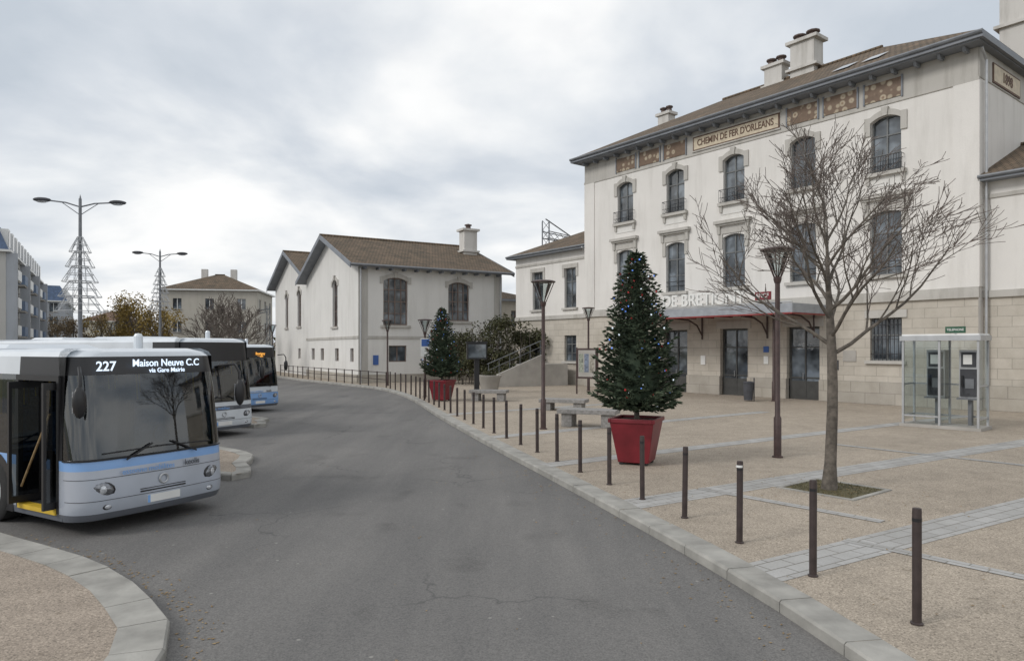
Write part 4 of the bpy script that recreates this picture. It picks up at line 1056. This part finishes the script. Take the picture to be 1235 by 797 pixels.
# ================================================================== buses
PS = simple('bus_paint_silver', (0.46, 0.50, 0.57), 0.30, 0.08, 1.5, 0.2, coat=0.5)
PW = simple('bus_paint_white', (0.62, 0.66, 0.70), 0.30, 0.06, 1.5, 0.0, coat=0.5)
PB_ = simple('bus_paint_blue', (0.22, 0.40, 0.72), 0.30, 0.05, 1.5, 0.0, coat=0.5)
PG = simple('bus_paint_dark', (0.12, 0.13, 0.15), 0.35, 0.05)
def bus(loc, H, W, lower, line, line2, led, txt, door=True, L=11.5):
    e = empty('city_bus', (loc[0], loc[1], RZ), math.atan2(0.868, 0.497))
    zs = [0.22, 0.32, 0.50, 0.80, 0.92, 1.06, 1.5, 2.0, 2.24, H-0.12, H-0.05, H]
    fi = [0.06, 0.0, -0.02, 0.01, 0.015, 0.03, 0.08, 0.14, 0.19, 0.245, 0.31, 0.50]
    si = [0.01, 0, 0, 0, 0, 0, 0.012, 0.03, 0.04, 0.055, 0.11, 0.27]
    ys = [11.3, 10.2, 10.14, 8.8, 8.74, 7.6, 7.54, 6.3, 6.24, 4.9, 4.84, 3.5, 3.44, 1.66, 1.56, 0.42, 0.34]
    Rc = 0.30
    def ring(k):
        f, s = fi[k], si[k]; out = []
        for y in ys: out.append((s, y, 'S', y))
        for i in range(9):
            t = pi/2*i/8; out.append((s+Rc-Rc*cos(t), f+Rc-Rc*sin(t), 'C', i))
        for i in range(1, 12):
            x = s+Rc+(W-2*s-2*Rc)*i/12; out.append((x, f, 'F', i))
        for i in range(9):
            t = pi/2*(1-i/8); out.append((W-s-Rc+Rc*cos(t), f+Rc-Rc*sin(t), 'C', i))
        for y in reversed(ys): out.append((W-s, y, 'R', y))
        out += [(W-s-0.12, L, 'B', 0), (s+0.12, L, 'B', 0)]
        res = []
        for (x, y, tg, q) in out:
            if tg in 'CF': u = (2*x/W-1); y -= 0.10*(1-u*u)
            res.append(((x, y, zs[k]), tg, q))
        return res
    R = [ring(k) for k in range(len(zs))]; n = len(R[0])
    body, gls = MB(), MB()
    for k in range(len(zs)-1):
        zm = (zs[k]+zs[k+1])/2
        for j in range(n):
            j2 = (j+1) % n; q = [R[k][j][0], R[k][j2][0], R[k+1][j2][0], R[k+1][j][0]]
            ta, tb = R[k][j][1], R[k][j2][1]; ym = (q[0][1]+q[1][1])/2; seglen = abs(q[0][1]-q[1][1])
            m = lower; tgt = body
            if ta in 'CF' and tb in 'CF':
                if zm < 0.32: m = PG
                elif zm < 0.80: m = lower
                elif zm < 0.92: m = line2
                elif zm < 1.06: m = line
                elif zm < 2.24: m = BGL; tgt = gls
                elif zm < H-0.12: m = BLACK
                else: m = PW
            elif ta == 'B' or tb == 'B': m = lower
            else:
                if door and ta == 'S' and 0.42 < ym < 1.56 and 0.32 < zm < 2.24: continue
                if 1.06 < zm < 2.24:
                    if seglen < 0.11 or ym > 10.3: m = BLACK
                    else: m = BGL; tgt = gls
                elif 2.24 < zm < H-0.12: m = BLACK if ym < 1.6 else PW
                elif zm > H-0.12: m = PW
                elif 0.92 < zm < 1.06: m = line
                elif zm < 0.32: m = PG
            tgt.poly(q, m)
    body.poly([p[0] for p in R[-1]], PW)
    ob = body.finish('body_shell', e); og = gls.finish('windows', e)
    for o in (ob, og):   # weld ring vertices so the curved corners shade smoothly
        bm = bmesh.new(); bm.from_mesh(o.data); bmesh.ops.remove_doubles(bm, verts=bm.verts, dist=0.0005); bm.to_mesh(o.data); bm.free()
        o.data.polygons.foreach_set('use_smooth', [True]*len(o.data.polygons)); o.data.set_sharp_from_angle(angle=radians(32))
    mb = MB()
    for zz, kk in ((0.50, 2), (0.80, 3)):
        pts = [(p[0][0], p[0][1]-0.002, p[0][2]) for p in R[kk] if p[1] in 'CF']; mb.tube(pts, 0.004, BLACK, 4)
    pts = [(p[0][0], p[0][1]-0.004, p[0][2]) for p in R[5] if p[1] in 'CF']; mb.tube(pts, 0.018, BLACK, 5)
    mb.finish('panel_seams', e)
    mb = MB()
    mb.box(0.06, W-0.06, 0.14, L-0.2, 0.30, 0.36, DARKG); mb.box(0.25, W-0.2, 0.12, 0.5, 0.36, 1.04, BLACK)
    mb.box(0.9, W-0.16, 0.20, 0.62, 1.04, 1.12, BLACK); mb.box(0.07, 0.12, 1.66, L-0.2, 0.36, 1.05, DARKG); mb.box(W-0.12, W-0.07, 0.5, L-0.2, 0.36, 1.05, DARKG)
    mb.box(0.15, W-0.15, 1.0, L-0.3, H-0.12, H-0.09, DARKG); mb.box(1.15, W-0.12, 1.66, 1.71, 0.36, 1.75, DARKG)
    mb.box(1.5, 2.0, 1.1, 1.2, 0.9, 1.75, SEATM); mb.box(1.5, 2.0, 0.75, 1.1, 0.8, 0.92, SEATM)
    c = Vector((1.75, 0.62, 1.20)); pts = [c+Vector((0.22*cos(t*pi/8), 0.10*sin(t*pi/8), 0.19*sin(t*pi/8))) for t in range(17)]; mb.tube(pts, 0.018, BLACK, 6, False)
    for r in range(8):
        y = 2.9+r*0.95
        for x in (0.18, 1.42):
            mb.box(x, x+0.80, y, y+0.42, 0.75, 0.85, SEATM); mb.box(x, x+0.80, y+0.42, y+0.5, 0.8, 1.5, SEATM); mb.box(x+0.1, x+0.7, y+0.1, y+0.4, 0.36, 0.75, DARKG)
            mb.tube([(x+0.42, y+0.46, 1.52), (x+0.42, y+0.46, H-0.12)], 0.018, YEL, 6)
    mb.box(0.08, W-0.08, L-0.35, L-0.3, 0.4, H-0.2, DARKG)
    mb.tube([(0.35, 1.62, 0.36), (0.35, 1.62, H-0.12)], 0.02, YEL, 6)
    mb.finish('interior', e)
    if door:
        mb = MB()
        for y in (0.42, 1.50): mb.box(-0.006, 0.06, y, y+0.06, 0.32, 2.24, BLACK)
        mb.box(-0.006, 0.06, 0.48, 1.50, 2.16, 2.24, BLACK); mb.box(-0.02, 0.12, 0.48, 1.50, 0.30, 0.365, YEL)
        for (y0, s) in ((0.50, 1), (1.48, -1)):
            for (x0, x1, z0, z1) in ((-0.16, -0.12, 0.38, 2.14), (0.26, 0.30, 0.38, 2.14)):
                mb.box(x0, x1, y0, y0+s*0.05, z0, z1, BLACK)
            mb.box(-0.12, 0.26, y0, y0+s*0.05, 0.38, 0.48, BLACK); mb.box(-0.12, 0.26, y0, y0+s*0.05, 2.04, 2.14, BLACK)
            mb.poly([(-0.12, y0+s*0.025, 0.48), (0.26, y0+s*0.025, 0.48), (0.26, y0+s*0.025, 2.04), (-0.12, y0+s*0.025, 2.04)], BGL)
        mb.tube([(-0.02, 0.62, 1.70), (-0.01, 1.40, 0.62)], 0.016, OLEAF, 8)
        mb.box(0.9, 0.94, 0.55, 1.6, 0.36, 2.0, DARKG)
        mb.finish('front_door', e)
    for y in (2.25, 8.4):
        for x, s in ((0.0, 1), (W, -1)):
            mb = MB()
            arch = [(x-s*0.004, y+0.60*cos(t*pi/14), 0.48+0.60*sin(t*pi/14)) for t in range(15)]+[(x-s*0.004, y-0.6, 0.215), (x-s*0.004, y+0.6, 0.215)]
            mb.poly(arch, BLACK)
            mb.T = Matrix.Translation((x-s*0.02, y, 0.48)) @ Matrix.Rotation(radians(90*s), 4, 'Y')
            mb.lathe([(0.0, 0.045), (0.10, 0.045), (0.12, 0.02), (0.24, 0.035), (0.27, 0.02), (0.29, 0.0), (0.34, 0.0), (0.45, 0.005), (0.48, 0.03), (0.48, 0.27), (0.3, 0.3)], TYRE, n=28)
            mb.lathe([(0.0, -0.012), (0.09, -0.012), (0.10, 0.01), (0.22, 0.015), (0.27, -0.003), (0.285, -0.003)], GREYL, n=28)
            for k in range(8): mb.ball((0.16*cos(k*pi/4), 0.16*sin(k*pi/4), 0.0), 0.02, ZINC, n=6)
            mb.T = Matrix.Identity(4); mb.finish('wheel', e, 40)
    mb = MB()
    for s, xc in ((1, 0.30), (-1, W-0.30)):
        # swept-back headlamp: tilted almond lens with two reflectors behind
        mb.T = Matrix.Translation((xc, 0.03, 0.66)) @ Matrix.Rotation(radians(-s*24), 4, 'Z') @ Matrix.Rotation(radians(s*14), 4, 'Y')
        mb.ball((0, 0.0, 0), 0.215, BLACK, 1.12, 0.34, 0.66, 18)
        mb.ball((0, -0.012, 0), 0.20, HEADD, 1.10, 0.36, 0.62, 18)
        mb.ball((s*0.06, -0.062, 0.0), 0.066, HEADL, 1, 0.35, 1, 12); mb.ball((-s*0.09, -0.052, 0.0), 0.05, HEADL, 1, 0.4, 1, 12)
        mb.T = Matrix.Identity(4)
        mb.ball((xc+s*0.10, -0.055, 0.40), 0.055, BLACK, 1.3, 0.4, 0.8, 10); mb.ball((xc+s*0.10, -0.066, 0.40), 0.040, HEADL, 1.3, 0.35, 0.8, 10)
        mb.tube([(xc+s*0.35, -0.10, 1.03), (xc+s*0.75, -0.085, 1.22)], 0.014, BLACK, 5); mb.tube([(xc+s*0.05, -0.03, 1.14), (xc+s*1.0, -0.08, 1.17)], 0.011, BLACK, 5)
    mb.T = Matrix.Translation((W/2, -0.118, 0.68)) @ Matrix.Rotation(radians(90), 4, 'X')
    mb.lathe([(0.05, 0), (0.065, 0.012), (0.08, 0)], GREYL, n=20); mb.T = Matrix.Identity(4)
    mb.box(W/2-0.26, W/2+0.26, -0.125, -0.105, 0.36, 0.47, WHITEP); mb.box(W/2-0.26, W/2-0.22, -0.127, -0.1251, 0.36, 0.47, PB_)
    mb.box(0.85, W-0.85, -0.118, -0.095, 0.53, 0.55, BLACK); mb.box(0.85, W-0.85, -0.118, -0.095, 0.57, 0.58, BLACK)
    mb.finish('lights_and_wipers', e, 40)
    mb = MB()
    for s, x in ((-1, 0.0), (1, W)):
        mb.tube([(x-s*0.1, 0.10, 2.34), (x+s*0.03, -0.14, 2.36), (x+s*0.06, -0.22, 2.23), (x+s*0.06, -0.22, 2.08)], 0.022, BLACK, 6)
        mb.ball((x+s*0.07, -0.22, 1.90), 0.22, BLACK, 0.42, 0.28, 1.0, 14)
        mb.box(x+s*0.07-0.06, x+s*0.07+0.06, -0.166, -0.158, 1.76, 2.04, HEADL)
    mb.finish('mirrors', e, 50)
    mb = MB()
    mb.taper(W/2, 4.2, H, H+0.07, 0.75, 1.3, 0.62, 1.15, PW); mb.taper(W/2, 8.2, H, H+0.07, 0.75, 1.0, 0.65, 0.9, PW)
    mb.lathe([(0.07, 0), (0.07, 0.2), (0.05, 0.24), (0, 0.25)], PW, (W*0.70, 1.3, H), 12)
    mb.finish('roof_units', e)
    if txt[0]: text('route_number', txt[0], 0.19, e, (0.44, 0.05, 2.36), (radians(90), 0, 0), led, 0.003)
    if txt[1]: text('destination', txt[1], 0.15, e, (1.38, 0.06, 2.40), (radians(90), 0, 0), led, 0.003, sx=0.95)
    if txt[2]: text('destination_via', txt[2], 0.095, e, (1.38, 0.055, 2.29), (radians(90), 0, 0), led, 0.003)
    text('operator_name', "keolis", 0.12, e, (W-0.72, -0.092, 0.865), (radians(90), 0, radians(6)), PG, 0.002)
    text('fleet_name', "essonne mobilites", 0.11, e, (0.98, -0.118, 0.86), (radians(90), 0, radians(-2)), PB_, 0.002)
bus((-5.92, 9.45), 2.62, 2.42, PS, PB_, PS, LED, ('227', 'Maison Neuve C.C', 'via Gare Mairie'))
bus((-9.16, 19.5), 2.92, 2.42, PW, PW, PG, LED, ('', '', ''))
bus((-11.05, 27.6), 2.78, 2.42, PB_, PW, PW, LEDO, ('18', 'Bretigny', 'Centre'))

# ================================================================== world, sun, camera
w = bpy.data.worlds.new('World'); scene.world = w; w.use_nodes = True
nt = w.node_tree; nt.nodes.clear()
out = N(nt, 'ShaderNodeOutputWorld'); bg = N(nt, 'ShaderNodeBackground'); bg.inputs[1].default_value = 0.113
sun_dir = Vector((-0.78, -0.42, 0.62)).normalized()
el = math.asin(sun_dir.z); az = math.atan2(sun_dir.x, sun_dir.y)
sky = N(nt, 'ShaderNodeTexSky', sky_type='NISHITA'); sky.sun_disc = False
sky.sun_elevation = el; sky.sun_rotation = az; sky.air_density = 1.0; sky.dust_density = 2.0
tc = N(nt, 'ShaderNodeTexCoord'); sep = N(nt, 'ShaderNodeSeparateXYZ'); nt.links.new(tc.outputs['Generated'], sep.inputs[0])
zz = N(nt, 'ShaderNodeMath', operation='MAXIMUM'); nt.links.new(sep.outputs[2], zz.inputs[0]); zz.inputs[1].default_value = 0.0
za = N(nt, 'ShaderNodeMath', operation='ADD'); nt.links.new(zz.outputs[0], za.inputs[0]); za.inputs[1].default_value = 0.25
dx = N(nt, 'ShaderNodeMath', operation='DIVIDE'); nt.links.new(sep.outputs[0], dx.inputs[0]); nt.links.new(za.outputs[0], dx.inputs[1])
dy = N(nt, 'ShaderNodeMath', operation='DIVIDE'); nt.links.new(sep.outputs[1], dy.inputs[0]); nt.links.new(za.outputs[0], dy.inputs[1])
cv = N(nt, 'ShaderNodeCombineXYZ'); nt.links.new(dx.outputs[0], cv.inputs[0]); nt.links.new(dy.outputs[0], cv.inputs[1])
n1 = N(nt, 'ShaderNodeTexNoise'); n1.inputs['Scale'].default_value = 1.15; n1.inputs['Detail'].default_value = 7; n1.inputs['Roughness'].default_value = 0.50; n1.inputs['Distortion'].default_value = 0.25
nt.links.new(cv.outputs[0], n1.inputs['Vector'])
cloud = ramp(nt, n1.outputs['Fac'], [(0.36, (5.1, 5.6, 6.2)), (0.44, (6.1, 6.5, 7.0)), (0.51, (7.5, 7.75, 8.0)), (0.57, (8.8, 8.85, 8.85)), (0.65, (9.6, 9.6, 9.5))])
n2 = N(nt, 'ShaderNodeTexNoise'); n2.inputs['Scale'].default_value = 1.6; n2.inputs['Detail'].default_value = 5
nt.links.new(cv.outputs[0], n2.inputs['Vector'])
cover = ramp(nt, n2.outputs['Fac'], [(0.32, (0.82, 0.82, 0.82)), (0.46, (0.97, 0.97, 0.97))])
fin = mixc(nt, cover, sky.outputs[0], cloud)
nt.links.new(fin, bg.inputs[0]); nt.links.new(bg.outputs[0], out.inputs[0])
sl = bpy.data.lights.new('sun', 'SUN'); sl.energy = 1.4; sl.angle = radians(16); sl.color = (1.0, 0.97, 0.93)
so = bpy.data.objects.new('sun', sl); scene.collection.objects.link(so)
so.rotation_euler = sun_dir.to_track_quat('Z', 'Y').to_euler(); so.location = (0, 0, 40)

cam = bpy.data.cameras.new('camera'); co = bpy.data.objects.new('camera', cam); scene.collection.objects.link(co)
co.location = (0, 0, 2.5); co.rotation_euler = (radians(90), 0, 0)
cam.sensor_width = 36; cam.lens = 840/1235*36; cam.shift_y = 21.5/1235; cam.clip_start = 0.05; cam.clip_end = 3000
scene.camera = co
scene.view_settings.view_transform = 'Standard'; scene.view_settings.look = 'None'; scene.view_settings.exposure = 0
